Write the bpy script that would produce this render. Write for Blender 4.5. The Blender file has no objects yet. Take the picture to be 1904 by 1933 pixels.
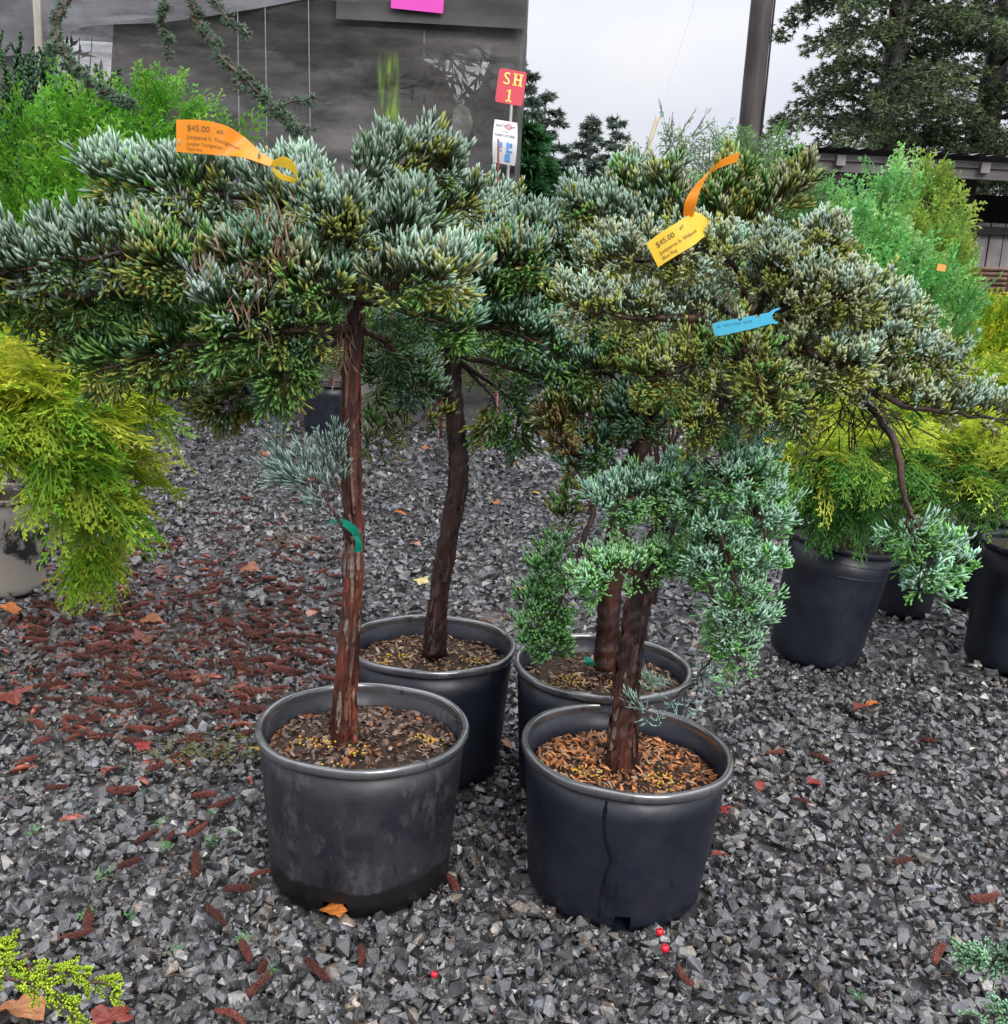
import bpy, bmesh, math, random
import numpy as np
from mathutils import Matrix, Vector
from mathutils.geometry import tessellate_polygon

rng = np.random.default_rng(11)
random.seed(5)
S = bpy.context.scene
COL = S.collection
PI = math.pi

# ------------------------------------------------------------------ camera
CX, CY, FPX = 952.0, 966.5, 1900.0
PITCH, ROLL, CAMH = math.radians(12.5), math.radians(3.0), 1.01
RM = (Matrix.Rotation(math.radians(90) - PITCH, 4, 'X') @ Matrix.Rotation(ROLL, 4, 'Z'))
cam = bpy.data.cameras.new('camera')
camo = bpy.data.objects.new('camera', cam)
COL.objects.link(camo)
camo.matrix_world = Matrix.Translation((0, 0, CAMH)) @ RM
cam.sensor_fit = 'HORIZONTAL'
cam.sensor_width = 36.0
cam.lens = 36.0 * FPX / 1904.0
cam.clip_start = 0.05
cam.clip_end = 2000
S.camera = camo
R3 = np.array(RM.to_3x3())
EYE = np.array([0, 0, CAMH])

# ------------------------------------------------------------------ world, sun, exposure
W = bpy.data.worlds.new('World')
S.world = W
W.use_nodes = True
SUN_EL, SUN_AZ = math.radians(34), math.radians(152)     # azimuth measured from +Y towards +X
nt = W.node_tree
nt.nodes.clear()
N = nt.nodes.new
out = N('ShaderNodeOutputWorld')
sky = N('ShaderNodeTexSky'); sky.sky_type = 'NISHITA'; sky.sun_disc = False
sky.sun_elevation = SUN_EL; sky.sun_rotation = SUN_AZ
bg1 = N('ShaderNodeBackground'); bg1.inputs['Strength'].default_value = 0.10
nt.links.new(sky.outputs[0], bg1.inputs['Color'])
tc = N('ShaderNodeTexCoord')
sep = N('ShaderNodeSeparateXYZ'); nt.links.new(tc.outputs['Generated'], sep.inputs[0])
mx = N('ShaderNodeMath'); mx.operation = 'MAXIMUM'; mx.inputs[1].default_value = 0.0
nt.links.new(sep.outputs['Z'], mx.inputs[0])
sq = N('ShaderNodeMath'); sq.operation = 'POWER'; sq.inputs[1].default_value = 1.8
nt.links.new(mx.outputs[0], sq.inputs[0])
lum = N('ShaderNodeMath'); lum.operation = 'MULTIPLY_ADD'; lum.inputs[1].default_value = 1.9; lum.inputs[2].default_value = 0.47
nt.links.new(sq.outputs[0], lum.inputs[0])               # overcast sky: brighter overhead than at the horizon
mp = N('ShaderNodeMapping'); mp.inputs['Scale'].default_value = (1.6, 1.6, 4.5)
nt.links.new(tc.outputs['Generated'], mp.inputs['Vector'])
nz = N('ShaderNodeTexNoise'); nz.inputs['Scale'].default_value = 1.7; nz.inputs['Detail'].default_value = 5
nz.inputs['Roughness'].default_value = 0.5
nt.links.new(mp.outputs[0], nz.inputs['Vector'])
cr = N('ShaderNodeValToRGB')
cr.color_ramp.elements[0].position = 0.34; cr.color_ramp.elements[0].color = (0.84, 0.855, 1.0, 1)
cr.color_ramp.elements[1].position = 0.62; cr.color_ramp.elements[1].color = (1.0, 1.0, 1.03, 1)
nt.links.new(nz.outputs['Fac'], cr.inputs[0])
bg2 = N('ShaderNodeBackground')
nt.links.new(cr.outputs[0], bg2.inputs['Color']); nt.links.new(lum.outputs[0], bg2.inputs['Strength'])
mixw = N('ShaderNodeMixShader'); mixw.inputs[0].default_value = 0.94
nt.links.new(bg1.outputs[0], mixw.inputs[1]); nt.links.new(bg2.outputs[0], mixw.inputs[2])
nt.links.new(mixw.outputs[0], out.inputs[0])
sl = bpy.data.lights.new('sun', 'SUN'); sl.energy = 1.5; sl.angle = math.radians(30); sl.color = (1.0, 0.97, 0.92)
so = bpy.data.objects.new('sun', sl); COL.objects.link(so)
sd = Vector((math.sin(SUN_AZ) * math.cos(SUN_EL), math.cos(SUN_AZ) * math.cos(SUN_EL), math.sin(SUN_EL)))
so.rotation_euler = sd.to_track_quat('Z', 'Y').to_euler()
so.location = sd * 20
vs = S.view_settings
vs.view_transform = 'Standard'; vs.look = 'None'; vs.gamma = 1.0; vs.exposure = 0.72; vs.use_curve_mapping = False
S.render.engine = 'CYCLES'
cy = S.cycles
cy.use_denoising = True
try:
    cy.denoiser = 'OPENIMAGEDENOISE'; cy.denoising_input_passes = 'RGB_ALBEDO_NORMAL'
except Exception: pass
cy.max_bounces = 6; cy.diffuse_bounces = 4; cy.glossy_bounces = 2; cy.transmission_bounces = 3
cy.transparent_max_bounces = 12; cy.caustics_reflective = False; cy.caustics_refractive = False

# ------------------------------------------------------------------ picture -> place helpers
def ray(px, py):
    return R3 @ np.array([(px - CX) / FPX, -(py - CY) / FPX, -1.0])
def at(px, py, Y):
    d = ray(px, py); return EYE + d * (Y / d[1])
def gnd(px, py, z=0.0):
    d = ray(px, py); return EYE + d * ((z - CAMH) / d[2])
def depth_at(px, py, zc):
    return EYE + ray(px, py) * zc
def unit(v):
    v = np.asarray(v, float)
    return v / np.maximum(np.linalg.norm(v, axis=-1, keepdims=True), 1e-9)
def catmull(P, n):
    P = np.asarray(P, float)
    if len(P) < 2: return P
    Q = np.vstack([2 * P[0] - P[1], P, 2 * P[-1] - P[-2]])
    m = len(P) - 1
    t = np.linspace(0, m - 1e-6, n); k = t.astype(int); f = (t - k)[:, None]
    a, b, c, d = Q[k], Q[k + 1], Q[k + 2], Q[k + 3]
    return 0.5 * (2 * b + (c - a) * f + (2 * a - 5 * b + 4 * c - d) * f**2 + (3 * b - a - 3 * c + d) * f**3)

# ------------------------------------------------------------------ mesh helpers
TRIS = [0]
class MB:
    """collects triangle soups (verts, tris, vertex colours)"""
    def __init__(s): s.V, s.F, s.C, s.n = [], [], [], 0
    def add(s, V, F, C=None):
        V = np.asarray(V, float).reshape(-1, 3); F = np.asarray(F, int).reshape(-1, 3)
        s.V.append(V); s.F.append(F + s.n); s.n += len(V)
        if C is None: C = (0.5, 0.5, 0.5)
        C = np.asarray(C, float)
        if C.ndim == 1: C = np.tile(C[:3], (len(V), 1))
        s.C.append(C); return s
    def mesh(s, name, mat, smooth=False):
        V = np.vstack(s.V); F = np.vstack(s.F); C = np.vstack(s.C)
        me = bpy.data.meshes.new(name)
        me.vertices.add(len(V)); me.vertices.foreach_set('co', V.astype(np.float32).ravel())
        me.loops.add(F.size); me.loops.foreach_set('vertex_index', F.astype(np.int32).ravel())
        me.polygons.add(len(F)); me.polygons.foreach_set('loop_start', np.arange(0, F.size, 3, dtype=np.int32))
        me.polygons.foreach_set('use_smooth', np.full(len(F), bool(smooth)))
        a = me.color_attributes.new('tint', 'FLOAT_COLOR', 'POINT')
        a.data.foreach_set('color', np.hstack([C, np.ones((len(C), 1))]).astype(np.float32).ravel())
        me.update(); me.validate()
        if mat: me.materials.append(mat)
        TRIS[0] += len(F)
        return me
    def obj(s, name, mat, parent=None, smooth=False, **kw):
        return link(name, s.mesh(name, mat, smooth), parent, **kw)

def link(name, me, parent=None, **kw):
    o = bpy.data.objects.new(name, me); COL.objects.link(o)
    if parent is not None:
        o.parent = parent
        o.matrix_parent_inverse = Matrix.LocRotScale(parent.location, parent.rotation_euler, None).inverted()
    for k, v in kw.items(): o[k] = v
    return o
def thing(name, label, cat, loc=(0, 0, 0), group=None):
    o = bpy.data.objects.new(name, None); COL.objects.link(o); o.location = tuple(float(v) for v in loc)
    o.empty_display_size = 0.05
    o['label'] = label; o['category'] = cat
    if group: o['group'] = group
    return o
def tag(o, label=None, cat=None, group=None, kind=None):
    if label: o['label'] = label
    if cat: o['category'] = cat
    if group: o['group'] = group
    if kind: o['kind'] = kind
    return o

def quads(Q):
    Q = np.asarray(Q); return np.vstack([Q[:, [0, 1, 2]], Q[:, [0, 2, 3]]])
def grid_faces(nu, nv, wrap=False):
    q = []
    for i in range(nu - 1):
        for j in range(nv if wrap else nv - 1):
            a = i * nv + j; b = i * nv + (j + 1) % nv
            q.append((a, b, b + nv, a + nv))
    return quads(q)
def frames(P):
    T = unit(np.gradient(P, axis=0))
    ref = np.array([0, 0, 1.0]) if abs(T[0][2]) < 0.9 else np.array([1.0, 0, 0])
    U = []; u = unit(np.cross(T[0], ref))
    for t in T:
        u = unit(u - t * np.dot(u, t)); U.append(u)
    U = np.array(U); return T, U, np.cross(T, U)
def tube(P, r, ns=8, cap=True, rough=0.0):
    P = np.asarray(P, float); n = len(P)
    r = np.full(n, r) if np.isscalar(r) else np.interp(np.linspace(0, 1, n), np.linspace(0, 1, len(r)), r)
    T, U, B = frames(P)
    a = np.linspace(0, 2 * PI, ns, endpoint=False)
    rr = r[:, None] * (1 + rough * rng.normal(size=(n, ns)))
    V = P[:, None] + rr[..., None] * (np.cos(a)[None, :, None] * U[:, None] + np.sin(a)[None, :, None] * B[:, None])
    F = grid_faces(n, ns, True); V = V.reshape(-1, 3)
    if cap:
        V = np.vstack([V, P[0], P[-1]]); k = n * ns
        F = np.vstack([F, [(k, (j + 1) % ns, j) for j in range(ns)],
                       [(k + 1, (n - 1) * ns + j, (n - 1) * ns + (j + 1) % ns) for j in range(ns)]])
    return V, F
def lathe(prof, ns=48, skip=None):
    prof = np.asarray(prof, float); n = len(prof)
    a = np.linspace(0, 2 * PI, ns, endpoint=False)
    V = np.stack([prof[:, :1] * np.cos(a), prof[:, :1] * np.sin(a), np.repeat(prof[:, 1:], ns, 1)], -1).reshape(-1, 3)
    q = []
    for i in range(n - 1):
        for j in range(ns):
            if skip and skip(i, a[j]): continue
            q.append((i * ns + j, i * ns + (j + 1) % ns, (i + 1) * ns + (j + 1) % ns, (i + 1) * ns + j))
    return V, quads(q)
BOXF = quads([(0, 3, 2, 1), (4, 5, 6, 7), (0, 1, 5, 4), (1, 2, 6, 5), (2, 3, 7, 6), (3, 0, 4, 7)])
def box(c, s, ax=None):
    c = np.asarray(c, float); h = np.asarray(s, float) / 2
    v = np.array([(-1, -1, -1), (1, -1, -1), (1, 1, -1), (-1, 1, -1), (-1, -1, 1), (1, -1, 1), (1, 1, 1), (-1, 1, 1)], float) * h
    if ax is not None: v = v @ np.asarray(ax, float)
    return v + c, BOXF
def beam(a, b, w, h, up=(0, 0, 1)):
    a, b = np.asarray(a, float), np.asarray(b, float); t = unit(b - a)
    s = unit(np.cross(t, up)); u = np.cross(s, t)
    return box((a + b) / 2, (np.linalg.norm(b - a), w, h), np.array([t, s, u]))
def prism(poly, frame, thick):
    """2-D outline extruded: frame = (origin, ux, uy), thickness along ux x uy"""
    o, ux, uy = [np.asarray(x, float) for x in frame]; nn = unit(np.cross(ux, uy))
    P = np.array([o + ux * p[0] + uy * p[1] for p in poly]); n = len(P)
    tri = np.array(tessellate_polygon([[Vector((p[0], p[1], 0)) for p in poly]]))
    V = np.vstack([P + nn * thick / 2, P - nn * thick / 2])
    F = np.vstack([tri, tri[:, ::-1] + n, quads([(i, (i + 1) % n, (i + 1) % n + n, i + n) for i in range(n)])])
    return V, F
def text2d(s, size):
    c = bpy.data.curves.new('lettering', 'FONT'); c.body = s; c.size = size; c.resolution_u = 3
    o = bpy.data.objects.new('lettering', c); COL.objects.link(o)
    dg = bpy.context.evaluated_depsgraph_get(); m = o.evaluated_get(dg).to_mesh()
    m.calc_loop_triangles()
    V = np.array([v.co[:2] for v in m.vertices]); F = np.array([t.vertices[:] for t in m.loop_triangles])
    o.evaluated_get(dg).to_mesh_clear(); bpy.data.objects.remove(o); bpy.data.curves.remove(c)
    return V, F
def text_on(mb, s, size, u, v, fmap, lift=0.0006):
    V, F = text2d(s, size)
    mb.add(np.array([fmap(u + p[0], v + p[1], lift) for p in V]), F)

# ------------------------------------------------------------------ foliage primitives (all vectorised)
def fingers(mb, o, d, L, w, cb, ct, bend=None, k=0.68):
    """blunt three-sided needles / scale-leaf fingers: 6 triangles each"""
    n = len(o); d = unit(d)
    ref = np.where(np.abs(d[:, 2:3]) < 0.9, [[0, 0, 1.0]], [[1.0, 0, 0]])
    u = unit(np.cross(d, ref)); v = np.cross(d, u)
    L = np.broadcast_to(np.asarray(L, float), (n,))[:, None]; w = np.broadcast_to(np.asarray(w, float), (n,))[:, None]
    if bend is None: bend = np.zeros((n, 3))
    mid = o + d * L * k + bend * L * k * k; tip = o + d * L + bend * L
    ph = rng.uniform(0, 2 * PI, n)[:, None]
    vs_ = [o]
    for j in range(3):
        a = ph + j * 2 * PI / 3
        vs_.append(mid + w * 0.5 * (np.cos(a) * u + np.sin(a) * v))
    vs_.append(tip)
    V = np.stack(vs_, 1).reshape(-1, 3)
    f = []
    for j in range(3):
        f += [(0, 1 + (j + 1) % 3, 1 + j), (1 + j, 1 + (j + 1) % 3, 4)]
    F = (np.array(f)[None] + np.arange(n)[:, None, None] * 5).reshape(-1, 3)
    cb = np.broadcast_to(cb, (n, 3)); ct = np.broadcast_to(ct, (n, 3))
    C = np.stack([cb] + [cb * 0.55 + ct * 0.45] * 3 + [ct], 1).reshape(-1, 3)
    mb.add(V, F, C)
def blades(mb, o, d, nrm, L, w, cb, ct, bend=None, k=0.55):
    """flat leaf blades: 2 triangles each"""
    n = len(o); d = unit(d); s = unit(np.cross(d, nrm))
    L = np.broadcast_to(np.asarray(L, float), (n,))[:, None]; w = np.broadcast_to(np.asarray(w, float), (n,))[:, None]
    if bend is None: bend = np.zeros((n, 3))
    m = o + d * L * k + bend * L * k * k
    V = np.stack([o, m + s * w / 2, o + d * L + bend * L, m - s * w / 2], 1).reshape(-1, 3)
    F = (np.array([(0, 1, 2), (0, 2, 3)])[None] + np.arange(n)[:, None, None] * 4).reshape(-1, 3)
    cb = np.broadcast_to(cb, (n, 3)); ct = np.broadcast_to(ct, (n, 3)); cm = cb * 0.5 + ct * 0.5
    mb.add(V, F, np.stack([cb, cm, ct, cm], 1).reshape(-1, 3))
def shards(mb, o, d, nrm, L, w, cb, ct):
    """one triangle per far-off shoot"""
    n = len(o); d = unit(d); s = unit(np.cross(d, nrm)); L = np.broadcast_to(L, (n,))[:, None]
    m = o + d * L * 0.35
    V = np.stack([m - s * w / 2, m + s * w / 2 - d * L * 0.35, o + d * L], 1).reshape(-1, 3)
    mb.add(V, np.arange(3 * n).reshape(-1, 3), np.stack([cb, cb, ct], 1).reshape(-1, 3))
def rvec(n): return unit(rng.normal(size=(n, 3)))

def juniper_sprays(mb, o, a, L, cb, ct, m=11, w=0.0048, up=0.35, fork=False, fl=0.5, kk=None):
    kk = kk or (0.70 if fork else 0.80)
    n = len(o); a = unit(a)
    side = unit(np.cross(a, rvec(n))); nrm = np.cross(a, side)
    L = np.broadcast_to(L, (n,))
    bend = np.array([0, 0, 1.0]) * up * 0.5 + 0.12 * rng.normal(size=(n, 3))
    fingers(mb, o, a, L * 0.95, w * 0.55, np.array((0.10, 0.06, 0.03)), cb, bend * 0.5)
    s = (np.arange(m) + 0.6) / m
    sg = np.where(np.arange(m) % 2 == 0, 1.0, -1.0)
    base = o[:, None] + a[:, None] * (L[:, None] * s)[..., None] * 0.85 + (bend * 0.5)[:, None] * (L[:, None] * s**2)[..., None]
    th = rng.uniform(-0.9, 0.9, (n, m))
    sd_ = side[:, None] * (sg * 1.0)[None, :, None] * np.cos(th)[..., None] + nrm[:, None] * np.sin(th)[..., None]
    d = unit(a[:, None] * 0.85 + sd_ * (0.62 - 0.3 * s)[None, :, None] + np.array([0, 0, up]) + 0.16 * rng.normal(size=(n, m, 3)))
    ln = L[:, None] * fl * (1.05 - 0.45 * s)[None] * rng.uniform(0.75, 1.2, (n, m))
    var = rng.uniform(0.8, 1.2, (n, m, 1))
    c0 = np.broadcast_to(cb[:, None], (n, m, 3)) * var; c1 = np.broadcast_to(ct[:, None], (n, m, 3)) * var
    f = lambda x: x.reshape(-1, 3)
    bd = f(np.array([0, 0, 0.18]) + 0.1 * rng.normal(size=(n, m, 3)))
    fingers(mb, f(base), f(d), ln.ravel(), w, f(c0), f(c1), bd, kk)
    if fork:
        for q in (1,):
            ax = unit(np.cross(f(d), rvec(n * m)))
            d2 = unit(f(d) + ax * 0.7 * q)
            fingers(mb, f(base) + f(d) * ln.ravel()[:, None] * rng.uniform(0.3, 0.7, (n * m, 1)), d2, ln.ravel() * 0.55, w * 0.92, f(c0), f(c1), bd, kk)

def fan_sprays(mb, o, a, L, cb, ct, J=10, K=4, w=0.0034, droop=0.25, open_=0.95, thread=False):
    """flat lacy cypress / arborvitae sprays"""
    n = len(o); a = unit(a); L = np.broadcast_to(L, (n,))
    side = unit(np.cross(a, rvec(n) * 0.6 + np.array([0, 0, 1.0]))); nrm = np.cross(side, a)
    g = np.array([0, 0, -droop])
    fingers(mb, o, a, L, w * 0.8, cb, ct, np.broadcast_to(g, (n, 3)))
    s = (np.arange(J) + 0.8) / (J + 0.3); sg = np.where(np.arange(J) % 2 == 0, 1.0, -1.0)
    b = o[:, None] + a[:, None] * (L[:, None] * s)[..., None] + g * (L[:, None] * s**2)[..., None]
    d = unit(a[:, None] * 0.75 + side[:, None] * (sg * open_ * (1 - 0.25 * s))[None, :, None] + 0.12 * rng.normal(size=(n, J, 3)))
    ln = L[:, None] * (0.55 if not thread else 0.8) * (1.05 - 0.7 * s)[None] * rng.uniform(0.7, 1.25, (n, J))
    f = lambda x: np.ascontiguousarray(x).reshape(-1, 3)
    nr = f(np.broadcast_to(nrm[:, None], (n, J, 3)))
    v = rng.uniform(0.8, 1.2, (n, J, 1))
    mixs = s[None, :, None] * 0.5
    c0 = f((cb[:, None] * (1 - mixs) + ct[:, None] * mixs) * v); c1 = f(np.broadcast_to(ct[:, None], (n, J, 3)) * v)
    B, D, LN = f(b), f(d), ln.ravel()
    blades(mb, B, D, nr + 0.3 * rng.normal(size=nr.shape), LN, w, c0, c1, np.broadcast_to(g, B.shape) * 1.2, 0.5)
    sv = unit(np.cross(D, nr))
    for q in range(K):
        sq = (q + 0.7) / (K + 0.4); sgn = 1.0 if q % 2 else -1.0
        B2 = B + D * (LN * sq)[:, None] + g * 1.2 * (LN * sq**2)[:, None]
        D2 = unit(D * 0.8 + sv * sgn * 0.75 + 0.15 * rng.normal(size=D.shape))
        blades(mb, B2, D2, nr + 0.4 * rng.normal(size=nr.shape), LN * 0.42 * (1.1 - 0.5 * sq), w * 0.95, c0 * 0.6 + c1 * 0.4, c1, np.broadcast_to(g, B.shape), 0.6)

def cedar_tufts(mb, o, a, L, cb, ct, m=18, w=0.0012):
    n = len(o)
    d = unit(rvec(n * m).reshape(n, m, 3) + unit(a)[:, None] * 0.7)
    oo = np.broadcast_to(o[:, None], (n, m, 3)).reshape(-1, 3)
    v = rng.uniform(0.75, 1.25, (n * m, 1))
    fingers(mb, oo, d.reshape(-1, 3), np.repeat(np.broadcast_to(L, (n,)), m) * rng.uniform(0.7, 1.1, n * m), w,
            np.repeat(cb, m, 0) * v, np.repeat(ct, m, 0) * v)

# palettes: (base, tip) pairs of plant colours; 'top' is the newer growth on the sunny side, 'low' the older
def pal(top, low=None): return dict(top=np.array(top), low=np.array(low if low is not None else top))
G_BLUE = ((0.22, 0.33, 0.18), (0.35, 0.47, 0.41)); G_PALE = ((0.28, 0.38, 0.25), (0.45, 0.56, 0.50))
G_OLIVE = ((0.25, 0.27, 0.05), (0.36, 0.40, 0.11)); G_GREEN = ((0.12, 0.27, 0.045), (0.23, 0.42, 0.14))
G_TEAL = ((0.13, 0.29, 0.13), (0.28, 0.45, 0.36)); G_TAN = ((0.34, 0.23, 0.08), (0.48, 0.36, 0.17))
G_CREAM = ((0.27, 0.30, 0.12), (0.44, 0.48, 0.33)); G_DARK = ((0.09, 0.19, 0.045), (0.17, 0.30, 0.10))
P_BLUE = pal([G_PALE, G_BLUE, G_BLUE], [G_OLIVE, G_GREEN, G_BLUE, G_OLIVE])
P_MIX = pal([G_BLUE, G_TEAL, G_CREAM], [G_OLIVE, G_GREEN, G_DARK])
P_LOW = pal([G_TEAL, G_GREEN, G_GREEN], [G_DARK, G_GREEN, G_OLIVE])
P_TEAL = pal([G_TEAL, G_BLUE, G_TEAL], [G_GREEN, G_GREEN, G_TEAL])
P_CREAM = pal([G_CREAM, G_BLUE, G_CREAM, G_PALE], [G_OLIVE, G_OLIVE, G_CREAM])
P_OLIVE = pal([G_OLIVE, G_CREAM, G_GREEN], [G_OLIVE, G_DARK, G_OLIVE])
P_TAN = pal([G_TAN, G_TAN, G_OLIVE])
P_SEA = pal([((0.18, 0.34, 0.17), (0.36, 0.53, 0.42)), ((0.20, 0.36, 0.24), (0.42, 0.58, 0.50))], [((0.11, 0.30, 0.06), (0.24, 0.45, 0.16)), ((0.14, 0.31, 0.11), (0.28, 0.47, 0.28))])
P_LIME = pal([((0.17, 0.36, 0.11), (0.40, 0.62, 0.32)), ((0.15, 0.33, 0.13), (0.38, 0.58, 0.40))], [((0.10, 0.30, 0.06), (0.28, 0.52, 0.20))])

# ------------------------------------------------------------------ materials
def new_mat(name):
    m = bpy.data.materials.new(name); m.use_nodes = True
    t = m.node_tree; p = t.nodes['Principled BSDF']
    return m, t, p
def add(t, kind, **kw):
    n = t.nodes.new(kind)
    for k, v in kw.items():
        if k in n.inputs: n.inputs[k].default_value = v
        else: setattr(n, k, v)
    return n
def coords(t, space='Object', scale=(1, 1, 1)):
    c = add(t, 'ShaderNodeTexCoord'); m = add(t, 'ShaderNodeMapping'); m.inputs['Scale'].default_value = scale
    t.links.new(c.outputs[space], m.inputs['Vector']); return m.outputs[0]
def noise(t, vec, scale, detail=4, rough=0.55):
    n = add(t, 'ShaderNodeTexNoise'); n.inputs['Scale'].default_value = scale
    n.inputs['Detail'].default_value = detail; n.inputs['Roughness'].default_value = rough
    t.links.new(vec, n.inputs['Vector']); return n.outputs['Fac']
def ramp(t, fac, stops):
    r = add(t, 'ShaderNodeValToRGB'); e = r.color_ramp.elements
    while len(e) < len(stops): e.new(0.5)
    for q, (p, c) in zip(e, stops):
        q.position = p; q.color = tuple(c) + (1,) if len(c) == 3 else c
    t.links.new(fac, r.inputs[0]); return r.outputs['Color']
def mixc(t, a, b, fac, mode='MIX'):
    m = add(t, 'ShaderNodeMix', data_type='RGBA', blend_type=mode)
    for s, x in ((m.inputs[0], fac), (m.inputs[6], a), (m.inputs[7], b)):
        if hasattr(x, 'is_linked'): t.links.new(x, s)
        else: s.default_value = x if not isinstance(x, tuple) else (x + (1,))[:4]
    return m.outputs[2]
def bump(t, p, h, strength=0.4, dist=0.002):
    b = add(t, 'ShaderNodeBump'); b.inputs['Strength'].default_value = strength; b.inputs['Distance'].default_value = dist
    t.links.new(h, b.inputs['Height']); t.links.new(b.outputs[0], p.inputs['Normal'])
def gray(v): return (v, v, v)

def foliage_mat(name, rough=0.5, trans=0.25, gain=1.0):
    m, t, p = new_mat(name)
    a = add(t, 'ShaderNodeVertexColor', layer_name='tint')
    c = mixc(t, a.outputs['Color'], gray(gain), 1.0, 'MULTIPLY')
    t.links.new(c, p.inputs['Base Color']); p.inputs['Roughness'].default_value = rough
    p.inputs['Specular IOR Level'].default_value = 0.35
    tr = add(t, 'ShaderNodeBsdfTranslucent'); t.links.new(c, tr.inputs['Color'])
    mx_ = add(t, 'ShaderNodeMixShader'); mx_.inputs[0].default_value = trans
    t.links.new(p.outputs[0], mx_.inputs[1]); t.links.new(tr.outputs[0], mx_.inputs[2])
    t.links.new(mx_.outputs[0], t.nodes['Material Output'].inputs[0])
    return m
M_FOL = foliage_mat('juniper scale leaves', 0.55, 0.38, 1.10)
M_SOFT = foliage_mat('soft conifer leaves', 0.55, 0.3)
M_NEEDLE = foliage_mat('far conifer needles', 0.6, 0.2)

def stone_mat(name):
    m, t, p = new_mat(name)
    a = add(t, 'ShaderNodeVertexColor', layer_name='tint'); v = coords(t)
    n1 = noise(t, v, 140, 4, 0.65)
    c = mixc(t, a.outputs['Color'], ramp(t, n1, [(0.3, gray(0.45)), (0.52, gray(1.0)), (0.72, gray(2.1))]), 1.0, 'MULTIPLY')
    w = add(t, 'ShaderNodeTexWave'); w.inputs['Scale'].default_value = 60; w.inputs['Distortion'].default_value = 14; w.inputs['Detail'].default_value = 3
    t.links.new(v, w.inputs['Vector'])
    c = mixc(t, c, (0.33, 0.32, 0.31), ramp(t, w.outputs['Fac'], [(0.92, gray(0)), (1.0, gray(0.25))]))
    t.links.new(c, p.inputs['Base Color'])
    t.links.new(ramp(t, noise(t, v, 45, 2), [(0.35, gray(0.12)), (0.65, gray(0.38))]), p.inputs['Roughness'])
    p.inputs['Coat Weight'].default_value = 0.42; p.inputs['Coat IOR'].default_value = 1.5; p.inputs['Coat Roughness'].default_value = 0.22
    p.inputs['Specular IOR Level'].default_value = 0.8
    bump(t, p, noise(t, v, 220, 5, 0.7), 0.5, 0.0015)
    return m
M_STONE = stone_mat('wet basalt gravel')
def ground_mat():
    m, t, p = new_mat('gravel bed')
    v = coords(t)
    vo = add(t, 'ShaderNodeTexVoronoi'); vo.inputs['Scale'].default_value = 38; t.links.new(v, vo.inputs['Vector'])
    sp = add(t, 'ShaderNodeSeparateColor'); t.links.new(vo.outputs['Color'], sp.inputs[0])
    c = ramp(t, sp.outputs[0], [(0.0, (0.03, 0.03, 0.032)), (0.7, (0.10, 0.10, 0.105)), (1.0, (0.22, 0.22, 0.22))])
    c = mixc(t, c, (0.03, 0.02, 0.016), ramp(t, noise(t, v, 3, 3), [(0.5, gray(0)), (0.7, gray(0.6))]))
    t.links.new(c, p.inputs['Base Color']); p.inputs['Roughness'].default_value = 0.5
    bump(t, p, vo.outputs['Distance'], 0.8, 0.012)
    return m
M_GROUND = ground_mat()
def bark_mat(name, dark, mid, flake, amt):
    m, t, p = new_mat(name)
    v = coords(t, 'Object', (1, 1, 0.14)); v2 = coords(t, 'Object', (1, 1, 0.22))
    n1 = noise(t, v, 90, 6, 0.7)
    c = ramp(t, n1, [(0.32, dark), (0.5, mid), (0.68, tuple(x * 1.9 for x in mid))])
    c = mixc(t, c, dark, ramp(t, noise(t, v, 38, 3), [(0.48, gray(0)), (0.56, gray(0.8))]))
    c = mixc(t, c, flake, ramp(t, noise(t, v2, 75, 5, 0.65), [(amt, gray(0)), (amt + 0.07, gray(0.6))]))
    t.links.new(c, p.inputs['Base Color']); p.inputs['Roughness'].default_value = 0.32
    bump(t, p, noise(t, v, 120, 5, 0.7), 0.9, 0.004)
    return m
M_BARK_RED = bark_mat('reddish peeling juniper bark', (0.018, 0.008, 0.006), (0.125, 0.030, 0.017), (0.34, 0.29, 0.25), 0.585)
M_BARK_WET = bark_mat('wet red brown bark', (0.012, 0.006, 0.005), (0.058, 0.019, 0.013), (0.17, 0.13, 0.11), 0.66)
M_BARK_DK = bark_mat('wet dark juniper bark', (0.012, 0.006, 0.006), (0.038, 0.015, 0.012), (0.12, 0.09, 0.08), 0.72)
M_TWIG = bark_mat('brown twig bark', (0.02, 0.012, 0.009), (0.075, 0.038, 0.026), (0.18, 0.14, 0.11), 0.66)
M_TRUNK = bark_mat('far conifer bark', (0.014, 0.012, 0.011), (0.035, 0.028, 0.024), (0.08, 0.075, 0.07), 0.68)
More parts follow.
